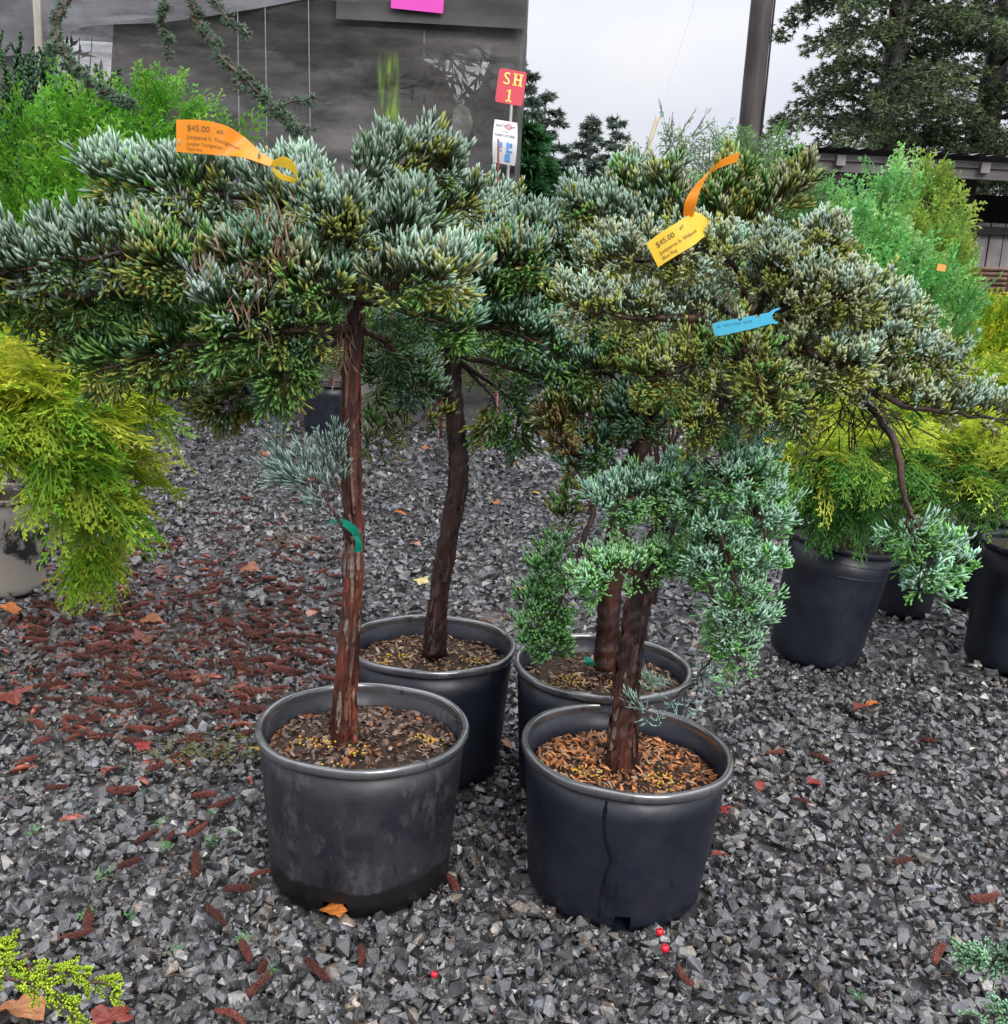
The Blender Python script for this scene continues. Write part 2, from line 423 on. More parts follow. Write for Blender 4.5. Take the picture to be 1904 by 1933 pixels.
def pot_mat(name, base, dust, d0, wet_z, rough=0.36, dw=0.35):
    m, t, p = new_mat(name)
    v = coords(t)
    n = noise(t, v, 9, 6, 0.65)
    c = mixc(t, base, dust, ramp(t, n, [(d0, gray(0)), (d0 + dw, gray(0.75))]))
    c = mixc(t, c, (0.006, 0.006, 0.008), ramp(t, noise(t, coords(t, 'Object', (1, 1, 0.35)), 55, 3, 0.5), [(0.64, gray(0)), (0.68, gray(0.7))]))
    c = mixc(t, c, tuple(min(1, x * 2.2 + 0.05) for x in dust), ramp(t, noise(t, v, 260, 2, 0.5), [(0.74, gray(0)), (0.79, gray(0.55))]))
    if wet_z:
        sc1 = noise(t, coords(t, 'Object', (1, 1, 0.5)), 24, 7, 0.75)
        c = mixc(t, c, (0.10, 0.10, 0.095), ramp(t, sc1, [(0.52, gray(0)), (0.66, gray(0.55))]))
        c = mixc(t, c, (0.010, 0.010, 0.013), ramp(t, noise(t, v, 11, 3, 0.5), [(0.60, gray(0)), (0.64, gray(0.7))]))
        s = add(t, 'ShaderNodeSeparateXYZ'); t.links.new(coords(t), s.inputs[0])
        k = add(t, 'ShaderNodeMath', operation='MULTIPLY_ADD'); t.links.new(noise(t, v, 16, 3), k.inputs[0])
        k.inputs[1].default_value = 0.05; t.links.new(s.outputs['Z'], k.inputs[2])
        c = mixc(t, (0.004, 0.004, 0.005), c, ramp(t, k.outputs[0], [(wet_z + 0.025, gray(0)), (wet_z + 0.029, gray(1))]))
    t.links.new(c, p.inputs['Base Color'])
    t.links.new(ramp(t, n, [(0.35, gray(rough)), (0.7, gray(rough + 0.2))]), p.inputs['Roughness'])
    bump(t, p, noise(t, v, 14, 2), 0.25, 0.01)
    return m
M_POT_DUST = pot_mat('dusty black nursery plastic', (0.009, 0.0102, 0.0170), (0.040, 0.0415, 0.047), 0.36, 0.052, 0.40)
M_POT = pot_mat('wet black nursery plastic', (0.0085, 0.0105, 0.020), (0.020, 0.022, 0.034), 0.42, None, 0.34)
M_RIM = pot_mat('wet pot rim plastic with sky sheen', (0.040, 0.041, 0.046), (0.10, 0.10, 0.102), 0.35, None, 0.16)  # base grey lightened to carry part of the rim's sky highlight
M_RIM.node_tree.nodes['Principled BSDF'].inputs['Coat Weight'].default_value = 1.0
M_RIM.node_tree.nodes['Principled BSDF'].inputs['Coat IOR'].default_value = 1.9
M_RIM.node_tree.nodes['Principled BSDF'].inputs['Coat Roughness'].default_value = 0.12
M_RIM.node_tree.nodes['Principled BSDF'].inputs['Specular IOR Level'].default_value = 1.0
M_POT_GREY = pot_mat('old grey stained pot plastic', (0.02, 0.02, 0.02), (0.44, 0.39, 0.34), 0.42, None, 0.5, 0.07)
def plain(name, c, rough=0.5, trans=0.0, spec=0.5, var=0.25, vs_=30.0, metal=0.0, attr=False):
    m, t, p = new_mat(name)
    f = ramp(t, noise(t, coords(t), vs_, 4, 0.6), [(0.3, gray(1 - var)), (0.7, gray(1 + var))])
    src = add(t, 'ShaderNodeVertexColor', layer_name='tint').outputs['Color'] if attr else tuple(c)
    col = mixc(t, src, f, 1.0, 'MULTIPLY')
    t.links.new(col, p.inputs['Base Color']); p.inputs['Roughness'].default_value = rough
    p.inputs['Specular IOR Level'].default_value = spec; p.inputs['Metallic'].default_value = metal
    if trans:
        tr = add(t, 'ShaderNodeBsdfTranslucent'); t.links.new(col, tr.inputs['Color'])
        mm = add(t, 'ShaderNodeMixShader'); mm.inputs[0].default_value = trans
        t.links.new(p.outputs[0], mm.inputs[1]); t.links.new(tr.outputs[0], mm.inputs[2])
        t.links.new(mm.outputs[0], t.nodes['Material Output'].inputs[0])
    return m
M_CHIP = plain('bark chips and soil crumbs', None, 0.5, 0, 0.4, 0.3, 120, attr=True)
M_SOIL = plain('damp potting soil', (0.035, 0.02, 0.013), 0.7, 0, 0.3, 0.6, 110)
M_PELLET = plain('fertiliser pellets', (0.50, 0.30, 0.03), 0.35, 0, 0.5, 0.3, 200)
M_CONE = plain('wet spruce cones', None, 0.38, 0, 0.5, 0.45, 160, attr=True)
def _cone_relief_shade():
    t = M_CONE.node_tree; p = t.nodes['Principled BSDF']
    vo = add(t, 'ShaderNodeTexVoronoi'); vo.inputs['Scale'].default_value = 15.0; t.links.new(coords(t, 'Object', (1.0, 2.2, 2.2)), vo.inputs['Vector'])
    b = add(t, 'ShaderNodeBump'); b.inputs['Strength'].default_value = 1.0; b.inputs['Distance'].default_value = 0.035; b.invert = True
    t.links.new(vo.outputs['Distance'], b.inputs['Height']); t.links.new(b.outputs[0], p.inputs['Normal'])
    src = p.inputs['Base Color'].links[0].from_socket
    t.links.new(mixc(t, src, ramp(t, vo.outputs['Distance'], [(0.10, gray(1.5)), (0.60, gray(0.65))]), 1.0, 'MULTIPLY'), p.inputs['Base Color'])  # crease shade between the scales painted into the cone colour
_cone_relief_shade()
M_LEAF = plain('fallen broad leaves', None, 0.42, 0.2, 0.5, 0.35, 60, attr=True)
M_PEEL = plain('loose bark strips', None, 0.6, 0, 0.4, 0.5, 140, attr=True)
M_BERRY = plain('red berry skin', (0.62, 0.012, 0.03), 0.25, 0, 0.5, 0.1, 80)
M_ORANGE = plain('orange plastic tag', (0.85, 0.33, 0.02), 0.4, 0.35, 0.5, 0.06, 20)
M_YELLOW = plain('yellow plastic tag', (0.86, 0.62, 0.05), 0.4, 0.3, 0.5, 0.06, 20)
M_INK = plain('faded black print', (0.16, 0.09, 0.03), 0.6, 0, 0.3, 0.3, 300)
M_BLUETAG = plain('light blue plastic tag', (0.07, 0.46, 0.66), 0.35, 0.2, 0.5, 0.05, 20)
M_INKB = plain('dark blue print', (0.03, 0.16, 0.28), 0.6, 0, 0.3, 0.3, 300)
M_TEALTAPE = plain('green flagging tape', (0.005, 0.26, 0.17), 0.3, 0.25, 0.5, 0.1, 30)
M_WHITE = plain('white paper sheet', (0.78, 0.78, 0.80), 0.5, 0.15, 0.4, 0.04, 8)
M_RED = plain('red painted sign', (0.60, 0.055, 0.085), 0.35, 0, 0.5, 0.1, 6)
M_LETTER = plain('yellow sign letters', (0.80, 0.74, 0.18), 0.45, 0, 0.4, 0.05, 20)
M_PINK = plain('magenta plastic sign', (0.72, 0.07, 0.46), 0.35, 0.1, 0.5, 0.05, 5)
M_INKR = plain('red print', (0.55, 0.05, 0.06), 0.6, 0, 0.3, 0.2, 100)
M_INKK = plain('black print', (0.05, 0.05, 0.06), 0.6, 0, 0.3, 0.2, 100)
M_INKBL = plain('blue print', (0.10, 0.33, 0.72), 0.6, 0, 0.3, 0.4, 40)
M_METAL = plain('galvanised steel', (0.42, 0.42, 0.42), 0.4, 0, 0.5, 0.15, 30, 0.7)
M_GUARD = plain('faded yellow guy guard', (0.38, 0.32, 0.20), 0.5, 0, 0.4, 0.15, 10)
def wood_mat(name, a, b, rough=0.7, scale=14, sv=(1, 1, 0.06)):
    m, t, p = new_mat(name); v = coords(t, 'Object', sv)
    n = noise(t, v, scale, 6, 0.7)
    t.links.new(mixc(t, ramp(t, n, [(0.3, a), (0.7, b)]), ramp(t, noise(t, coords(t), 2.5, 3), [(0.35, gray(0.6)), (0.65, gray(1.15))]), 1.0, 'MULTIPLY'), p.inputs['Base Color'])
    p.inputs['Roughness'].default_value = rough; bump(t, p, n, 0.5, 0.006)
    return m
M_POLE = wood_mat('weathered utility pole wood', (0.020, 0.015, 0.015), (0.070, 0.055, 0.053), 0.6, 26)
M_BOARD = wood_mat('grey weathered boards', (0.18, 0.165, 0.16), (0.38, 0.355, 0.345), 0.7, 22)
M_FASCIA = wood_mat('grey fascia boards', (0.11, 0.10, 0.098), (0.25, 0.23, 0.22), 0.7, 16, (0.06, 1, 1))
M_BROWN = wood_mat('brown round poles', (0.10, 0.052, 0.034), (0.24, 0.14, 0.095), 0.6, 20, (0.06, 1, 1))
M_DARKWOOD = wood_mat('dark shed wood', (0.012, 0.010, 0.010), (0.035, 0.030, 0.028), 0.8, 12)
M_STAKE = wood_mat('pale wooden stake', (0.30, 0.28, 0.23), (0.55, 0.53, 0.45), 0.6, 20)
M_ROOF = plain('weathered corrugated sheet', (0.16, 0.155, 0.15), 0.5, 0, 0.5, 0.4, 3)
def cloth_mat(name, col, open_, mott=0.5, scale=(0.6, 0.6, 2.2)):
    m, t, p = new_mat(name)
    v = coords(t, 'Object', scale)
    n = noise(t, v, 1.6, 5, 0.6); n2 = noise(t, coords(t), 42, 3, 0.6)
    c = mixc(t, tuple(x * (1 - mott) for x in col), tuple(x * (1 + mott) for x in col), ramp(t, n, [(0.34, gray(0)), (0.66, gray(1))]))
    c = mixc(t, c, tuple(min(1, x * 2.0 + 0.06) for x in col), ramp(t, n2, [(0.70, gray(0)), (0.76, gray(0.35))]))
    t.links.new(c, p.inputs['Base Color']); p.inputs['Roughness'].default_value = 0.6
    tr = add(t, 'ShaderNodeBsdfTransparent'); mm = add(t, 'ShaderNodeMixShader')
    t.links.new(ramp(t, noise(t, coords(t, 'Object', (0.8, 0.8, 2.6)), 2.2, 6, 0.65), [(0.36, gray(open_ * 0.25)), (0.50, gray(open_ * 0.9)), (0.66, gray(min(1, open_ * 1.9)))]), mm.inputs[0])
    t.links.new(p.outputs[0], mm.inputs[1]); t.links.new(tr.outputs[0], mm.inputs[2])
    t.links.new(mm.outputs[0], t.nodes['Material Output'].inputs[0])
    return m
M_CLOTH = cloth_mat('black woven shade cloth', (0.062, 0.057, 0.052), 0.48, 0.9, (0.35, 0.35, 1.7))
M_CLOTH2 = cloth_mat('inner shade cloth', (0.060, 0.060, 0.058), 0.22, 0.6)
M_HEM = cloth_mat('doubled shade cloth hem', (0.040, 0.037, 0.037), 0.16, 0.9)

# ================================================================== SETTING: ground
mb = MB()
xs = np.concatenate([-np.geomspace(900, 8, 14), np.linspace(-6, 6, 25), np.geomspace(8, 900, 14)])
ys = np.concatenate([[-60, -20, -6, -2], np.linspace(-0.5, 14, 30), np.geomspace(17, 1500, 14)])
GV = np.array([(x, y, -0.012 + (0.006 * math.sin(2.1 * x + y) if abs(x) < 7 and y < 14 else 0)) for y in ys for x in xs])
mb.add(GV, grid_faces(len(ys), len(xs)))
ground = mb.obj('ground', M_GROUND, None, True, kind='structure')

# pots are placed first so that stones keep clear of them
POTS = []      # (x, y, bottom radius)

def rotm(ax, ang): return np.array(Matrix.Rotation(ang, 3, Vector(ax)))
def make_pot(loc, R, H, taper, mat, label, ring=True, soil=0.045, tilt=(0, 0), notch=None, soil_tint='brown', nchips=420, cat='plant pot', group=None, rimmat=None):
    loc = np.asarray(loc, float); r1 = R * taper
    root = thing('plant_pot', label, cat, loc, group)
    root.rotation_euler = (tilt[0], tilt[1], 0)
    POTS.append((loc[0], loc[1], r1 + 0.004))
    W_ = 0.0045
    def rad(z): return r1 + (R - 0.006 - r1) * z / H
    zs = [0, 0.012, 0.03, 0.035, H * 0.3, H * 0.55, H * 0.78, H - 0.016]
    outer = [(rad(z) - (0.006 if z < 0.006 else 0), z) for z in zs]
    inner = [(rad(z) - W_, z) for z in (H - 0.016, H * 0.8, H * 0.5, 0.034, 0.03, 0.006)]
    prof = [(0.0001, 0.004), (r1 - 0.02, 0.004)] + outer + inner
    def skip(i, a):
        if notch is None: return False
        z0, z1 = prof[i][1], prof[i + 1][1]
        d = [abs((a - k + PI) % (2 * PI) - PI) for k in (notch, notch + 2 * PI / 3, notch + 4 * PI / 3)]
        return min(d) < 0.11 and max(z0, z1) <= 0.0305 and i > 1
    b = MB(); V, F = lathe(prof, 72, skip)
    ang = np.arctan2(V[:, 1], V[:, 0]); V[:, 0] *= 1 + 0.006 * np.sin(2 * ang + 1); V[:, 1] *= 1 + 0.006 * np.sin(2 * ang + 1)
    b.add(V, F)
    def local(o):   # child geometry is built round the pot's own origin
        o.parent = root; o.matrix_parent_inverse = Matrix.Identity(4); return o
    local(b.obj('pot_body', mat, None, True))
    b = MB()
    rp = [(R - 0.0085, H - 0.0165), (R - 0.001, H - 0.0150), (R + 0.0008, H - 0.010), (R + 0.0006, H - 0.003), (R - 0.0008, H - 0.0003), (R - 0.0030, H + 0.0004),
          (R - 0.0085, H + 0.0002), (R - 0.0105, H - 0.0012), (R - 0.0112, H - 0.007), (R - 0.0105, H - 0.02)]
    V, F = lathe(rp, 96); ang = np.arctan2(V[:, 1], V[:, 0])
    V[:, 2] += 0.0012 * np.sin(3 * ang) + 0.0008 * np.sin(7 * ang + 2)
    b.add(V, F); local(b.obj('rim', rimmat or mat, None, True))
    if ring:
        for k in range(2):
            b = MB(); z = H * (0.88 - 0.10 * k); q = rad(z)
            b.add(*lathe([(q - 0.001, z - 0.002), (q + 0.0015, z), (q - 0.001, z + 0.002)], 72)); local(b.obj('ridge', mat, None, True))
    zt = H - soil; rs = rad(zt) - W_ - 0.002
    b = MB(); nr = 10
    V, F = lathe([(max(0.0001, rs * k / nr), zt) for k in range(nr + 1)], 40)
    rr_ = np.hypot(V[:, 0], V[:, 1]); V[:, 2] += 0.004 * rng.normal(size=len(V)) + 0.012 * (1 - (rr_ / rs)**2)
    b.add(V, F); local(b.obj('potting_soil', M_SOIL, None, True))
    if nchips:
        b = MB(); n = nchips
        q = rs * np.sqrt(rng.uniform(0, 0.97, n)); a = rng.uniform(0, 2 * PI, n)
        P = np.stack([q * np.cos(a), q * np.sin(a), zt + 0.014 * (1 - (q / rs)**2) + rng.uniform(0.0, 0.007, n)], 1)
        pals = {'brown': [(0.07, 0.042, 0.03), (0.13, 0.085, 0.065), (0.22, 0.16, 0.13), (0.24, 0.085, 0.025), (0.035, 0.024, 0.02), (0.10, 0.055, 0.04), (0.17, 0.12, 0.10)],
                'orange': [(0.34, 0.12, 0.035), (0.44, 0.19, 0.07), (0.20, 0.085, 0.04), (0.30, 0.20, 0.13), (0.09, 0.04, 0.024), (0.40, 0.15, 0.045)],
                'tan': [(0.28, 0.17, 0.085), (0.18, 0.10, 0.055), (0.38, 0.27, 0.16), (0.14, 0.07, 0.04), (0.08, 0.045, 0.03)]}[soil_tint]
        for i in range(n):
            s = rng.uniform(0.35, 1.0) ** 1.5
            l = s * (0.024 if soil_tint != 'brown' else 0.018); w_ = l * (rng.uniform(0.3, 0.8) if soil_tint == 'brown' else rng.uniform(0.12, 0.4)); h_ = l * rng.uniform(0.1, 0.3)
            M = rotm((0, 0, 1), rng.uniform(0, 2 * PI)) @ rotm((1, 0, 0), rng.normal() * 0.4) @ rotm((0, 1, 0), rng.normal() * 0.4)
            v = np.array([(-.5, 0, 0), (-.15, .5, .1), (.35, .4, 0), (.5, -.1, .1), (.1, -.5, 0), (-.3, -.4, .1), (0, 0, .8), (0, 0, -.5)]) * (l, w_, h_)
            f = [(j, (j + 1) % 6, 6) for j in range(6)] + [((j + 1) % 6, j, 7) for j in range(6)]
            b.add(v @ M.T + P[i], f, np.array(pals[rng.integers(len(pals))]) * rng.uniform(0.7, 1.35))
        local(b.obj('bark_chips', M_CHIP, None, False, kind='stuff'))
        b = MB(); ico = bmesh.new(); bmesh.ops.create_icosphere(ico, subdivisions=1, radius=0.0021)
        IV = np.array([v.co for v in ico.verts]); IF = np.array([[v.index for v in f.verts] for f in ico.faces]); ico.free()
        for cl in range(6):
            ca, cq = rng.uniform(-PI, 0.2), rs * rng.uniform(0.35, 0.85)
            for i in range(18):
                p = np.array([cq * math.cos(ca), cq * math.sin(ca), 0]) + rng.normal(size=3) * (0.014, 0.012, 0)
                qq = math.hypot(p[0], p[1])
                if qq > rs * 0.97: continue
                p[2] = zt + 0.014 * (1 - (qq / rs)**2) + 0.006
                b.add(IV * rng.uniform(0.8, 1.2) + p, IF)
        local(b.obj('fertilizer_pellets', M_PELLET, None, True, kind='stuff'))
    root['_R'] = R; root['_H'] = H
    del root['_R']; del root['_H']
    return root

def rim_pos(px, py, width_px, R, H):
    """ground point of a pot whose rim centre shows at px,py with that width"""
    p = depth_at(px, py, FPX * 2 * R / width_px); return p
def pot_from_rim(px, py, width_px, R):
    p = rim_pos(px, py, width_px, R, 0); return np.array([p[0], p[1], 0.0]), p[2]

pFL, hFL = pot_from_rim(687, 1364, 398, 0.18)
pFR, hFR = pot_from_rim(1178, 1405, 397, 0.18)
pBL, hBL = pot_from_rim(815, 1210, 320, 0.18)
pBR, hBR = pot_from_rim(1139, 1251, 334, 0.18)
print('pots', pFL, hFL, pFR, hFR, pBL, hBL, pBR, hBR)
H7 = 0.245
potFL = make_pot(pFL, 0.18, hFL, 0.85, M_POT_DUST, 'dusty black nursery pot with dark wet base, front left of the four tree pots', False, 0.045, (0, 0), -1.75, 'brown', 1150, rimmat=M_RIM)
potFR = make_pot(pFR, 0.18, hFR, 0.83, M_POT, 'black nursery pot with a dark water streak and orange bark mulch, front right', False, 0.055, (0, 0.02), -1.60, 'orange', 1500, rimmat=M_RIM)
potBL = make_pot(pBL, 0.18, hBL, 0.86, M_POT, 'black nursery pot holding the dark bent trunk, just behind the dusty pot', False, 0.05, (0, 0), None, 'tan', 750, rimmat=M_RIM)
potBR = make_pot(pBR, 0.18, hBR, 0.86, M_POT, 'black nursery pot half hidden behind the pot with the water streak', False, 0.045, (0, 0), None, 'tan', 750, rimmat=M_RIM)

# water streak on the front right pot
b = MB(); H = hFR; R_, r_ = 0.18 - 0.006, 0.18 * 0.83
def on_pot(a, z, lift=0.0007):
    q = r_ + (R_ - r_) * z / H + lift; q *= 1 + 0.006 * math.sin(2 * a + 1)
    return (q * math.cos(a), q * math.sin(a), z)
zz = np.linspace(H - 0.02, 0.02, 26)
off = np.interp(zz, [0.02, 0.06, 0.10, 0.135, 0.17, 0.20, 0.24], [0.0, 0.00, 0.03, 0.075, 0.0, -0.03, -0.02])
Vv = []
for z, o_ in zip(zz, off):
    hw = 0.015 + 0.0045 * math.sin(z * 95) + 0.003 * rng.normal()
    for k in (-1, 0, 1): Vv.append(on_pot(-1.83 + o_ + k * hw, z))
b.add(Vv, grid_faces(26, 3))
o = b.obj('water_streak', plain('dark water on plastic', (0.0045, 0.005, 0.008), 0.30, 0, 0.5, 0.1, 20), None, True)
o.parent = potFR; o.matrix_parent_inverse = Matrix.Identity(4)

# ---- other pots
def pot_by_bottom(px, py, R, H, taper):
    """front foot of the pot shows at px,py"""
    g = gnd(px, py); d = unit(np.array([g[0], g[1], 0])); c = g + d * R * taper; return np.array([c[0], c[1], 0])
pG1 = pot_by_bottom(1532, 1262, 0.155, 0.37, 0.84)
potG1 = make_pot(pG1, 0.155, 0.36, 0.82, M_POT, 'tall black pot with raised rings under golden threadleaf shrub, right of the trees', True, 0.02, (0.02, 0.12), None, 'brown', 0)
pG2 = pot_by_bottom(1685, 1166, 0.14, 0.33, 0.82)
make_pot(pG2, 0.14, 0.33, 0.84, M_POT, 'shadowed black pot tucked behind the tall ringed pot', False, 0.03, (0, 0.03), None, 'brown', 0)
pG3 = pot_by_bottom(1905, 1275, 0.155, 0.37, 0.84)
potG3 = make_pot(pG3, 0.155, 0.36, 0.86, M_POT, 'black pot cut by the right edge under yellow green shrub', False, 0.02, (0.02, 0.06), None, 'brown', 0)
pG4 = pot_by_bottom(1850, 1160, 0.14, 0.33, 0.84)
make_pot(pG4, 0.14, 0.33, 0.86, M_POT, 'dark pot in the shade behind the right edge pot', False, 0.03, (0, 0.05), None, 'brown', 0)
pL1 = pot_by_bottom(0, 1132, 0.15, 0.3, 0.88)
potL1 = make_pot(pL1, 0.15, 0.31, 0.90, M_POT_GREY, 'mottled grey stained pot at the left edge under golden cypress', False, 0.02, (0, 0.0), None, 'brown', 0)
pM1 = pot_by_bottom(622, 826, 0.20, 0.36, 0.86)
make_pot(pM1, 0.19, 0.34, 0.84, M_POT, 'black pot in the second row seen left of the reddish trunk', False, 0.03, (0, 0.0), None, 'brown', 0)
pM2 = pot_by_bottom(895, 775, 0.20, 0.36, 0.86)
potM2 = make_pot(pM2, 0.19, 0.36, 0.90, M_POT, 'black pot with a white label, behind the dark bent trunk', False, 0.03, (0, 0.0), None, 'brown', 0)
pM3 = pot_by_bottom(478, 780, 0.20, 0.36, 0.86)
make_pot(pM3, 0.18, 0.30, 0.90, M_POT, 'black pot far left in the second row under drooping juniper', False, 0.03, (0, 0.0), None, 'brown', 0)
b = MB(); lp = at(902, 706, pM2[1] - 0.183)
b.add(*box(lp, (0.075, 0.003, 0.075))); o = b.obj('sticker', M_WHITE, potM2)

# ================================================================== gravel
def stone_template(k, flat):
    bm = bmesh.new(); q = rng.normal(size=(k, 3)); q = unit(q) * rng.uniform(0.75, 1.0, (k, 1)); q *= (0.62, 0.48, flat)
    vv = [bm.verts.new(tuple(p)) for p in q]
    r = bmesh.ops.convex_hull(bm, input=vv)
    bmesh.ops.delete(bm, geom=[v for v in bm.verts if not v.link_faces], context='VERTS')
    bmesh.ops.triangulate(bm, faces=bm.faces[:]); bm.verts.index_update()
    V = np.array([v.co for v in bm.verts]); F = np.array([[v.index for v in f.verts] for f in bm.faces]); bm.free()
    return V, F
T_NEAR = [stone_template(rng.integers(9, 13), rng.uniform(0.28, 0.42)) for _ in range(20)]
T_FAR = [stone_template(8, rng.uniform(0.3, 0.42)) for _ in range(8)]
T_MIN = [stone_template(6, 0.36) for _ in range(5)]
def rots(n, tilt):
    a = rng.uniform(0, 2 * PI, n); b_, c_ = rng.normal(size=n) * tilt, rng.normal(size=n) * tilt
    ca, sa, cb_, sb, cc, sc_ = np.cos(a), np.sin(a), np.cos(b_), np.sin(b_), np.cos(c_), np.sin(c_)
    Z, O = np.zeros(n), np.ones(n)
    Rz = np.stack([ca, -sa, Z, sa, ca, Z, Z, Z, O], -1).reshape(n, 3, 3)
    Rx = np.stack([O, Z, Z, Z, cb_, -sb, Z, sb, cb_], -1).reshape(n, 3, 3)
    Ry = np.stack([cc, Z, sc_, Z, O, Z, -sc_, Z, cc], -1).reshape(n, 3, 3)
    return Rx @ Ry @ Rz
def stone_colors(n):
    l = np.clip(rng.lognormal(-3.08, 0.56, n), 0.010, 0.17)[:, None]
    c = l * np.array([0.985, 1.0, 1.01]) * np.ones((n, 1))
    u = rng.uniform(size=n)
    c[u < 0.07] *= (0.95, 1.0, 1.2); c[(u > 0.10) & (u < 0.17)] *= (1.5, 1.15, 0.85); c[(u > 0.17) & (u < 0.33)] *= (1.1, 1.02, 0.9)
    k = (u > 0.975); c[k] = np.array([0.17, 0.15, 0.125]) * rng.uniform(0.7, 1.2, (k.sum(), 1))
    return c
def clear_of_pots(P, m=0.0):
    ok = np.ones(len(P), bool)
    for x, y, r in POTS: ok &= np.hypot(P[:, 0] - x, P[:, 1] - y) > r + m
    return ok
def scatter(y0, y1, density, xr):
    n = int((y1 - y0) * 2 * xr(y1) * density)
    P = np.stack([rng.uniform(-1, 1, n) * xr(y1), rng.uniform(y0, y1, n), np.zeros(n)], 1)
    return P[np.abs(P[:, 0]) < xr(P[:, 1])]
xr = lambda y: 0.60 * y + 0.22
def pack(P, T, size, zlift, tilt, mbs):
    P = P[clear_of_pots(P, 0.001)]
    n = len(P); Rm = rots(n, tilt); sc_ = size(n); c = stone_colors(n)
    P = P.copy(); P[:, 2] = zlift(n, sc_)
    k = rng.integers(len(T), size=n)
    for i, (V, F) in enumerate(T):
        s = k == i; m = s.sum()
        if not m: continue
        VV = np.einsum('nij,vj->nvi', Rm[s], V) * sc_[s][:, None, None] + P[s][:, None]
        FF = (F[None] + np.arange(m)[:, None, None] * len(V)).reshape(-1, 3)
        mbs.add(VV.reshape(-1, 3), FF, np.repeat(c[s], len(V), 0))
lg = lambda mu, sg, lo, hi: (lambda n: np.clip(rng.lognormal(math.log(mu), sg, n), lo, hi))
gv = MB()
pack(scatter(0.66, 1.5, 8000, xr), T_NEAR, lg(0.0190, 0.36, 0.008, 0.040), lambda n, s: rng.uniform(-0.004, 0.006, n) + 0.15 * s, 0.55, gv)
pack(scatter(1.5, 2.7, 4700, xr), T_NEAR, lg(0.0205, 0.32, 0.009, 0.038), lambda n, s: rng.uniform(-0.004, 0.006, n) + 0.15 * s, 0.5, gv)
pack(scatter(2.7, 5.2, 1200, xr), T_FAR, lg(0.030, 0.25, 0.014, 0.048), lambda n, s: rng.uniform(-0.004, 0.006, n) + 0.15 * s, 0.45, gv)
pack(scatter(5.2, 9.5, 480, xr), T_MIN, lg(0.046, 0.25, 0.02, 0.06), lambda n, s: rng.uniform(-0.006, 0.006, n) + 0.12 * s, 0.4, gv)
pack(scatter(0.66, 2.0, 3300, xr), T_MIN, lg(0.0085, 0.35, 0.004, 0.014), lambda n, s: rng.uniform(0.002, 0.014, n), 0.9, gv)
o = gv.obj('gravel', M_STONE, None, False, kind='stuff'); o['label'] = 'dark grey wet crushed gravel covering the yard'
print('gravel tris', TRIS[0])
# the stones that show largest, each an object of its own under the ground
SM = []
for V, F in T_NEAR:
    for q in range(3):
        m_ = MB(); m_.add(V, F, stone_colors(1)[0] * 1.25); SM.append(m_.mesh('stone', M_STONE))
P = scatter(0.66, 1.45, 1500, xr); P = P[clear_of_pots(P, 0.02)]
vis = []
for p in P:
    if len(vis) >= 300: break
    if all(np.hypot(p[0] - q[0], p[1] - q[1]) > 0.026 for q in vis): vis.append(p)
for i, p in enumerate(vis):
    s = bpy.data.objects.new('stone', SM[i % len(SM)]); COL.objects.link(s); s.parent = ground
    k = float(np.clip(rng.lognormal(math.log(0.0220), 0.27), 0.013, 0.038))
    s.location = (p[0], p[1], 0.009 + 0.12 * k); s.scale = (k, k, k)
    s.rotation_euler = (rng.normal() * 0.35, rng.normal() * 0.35, rng.uniform(0, 6.28))
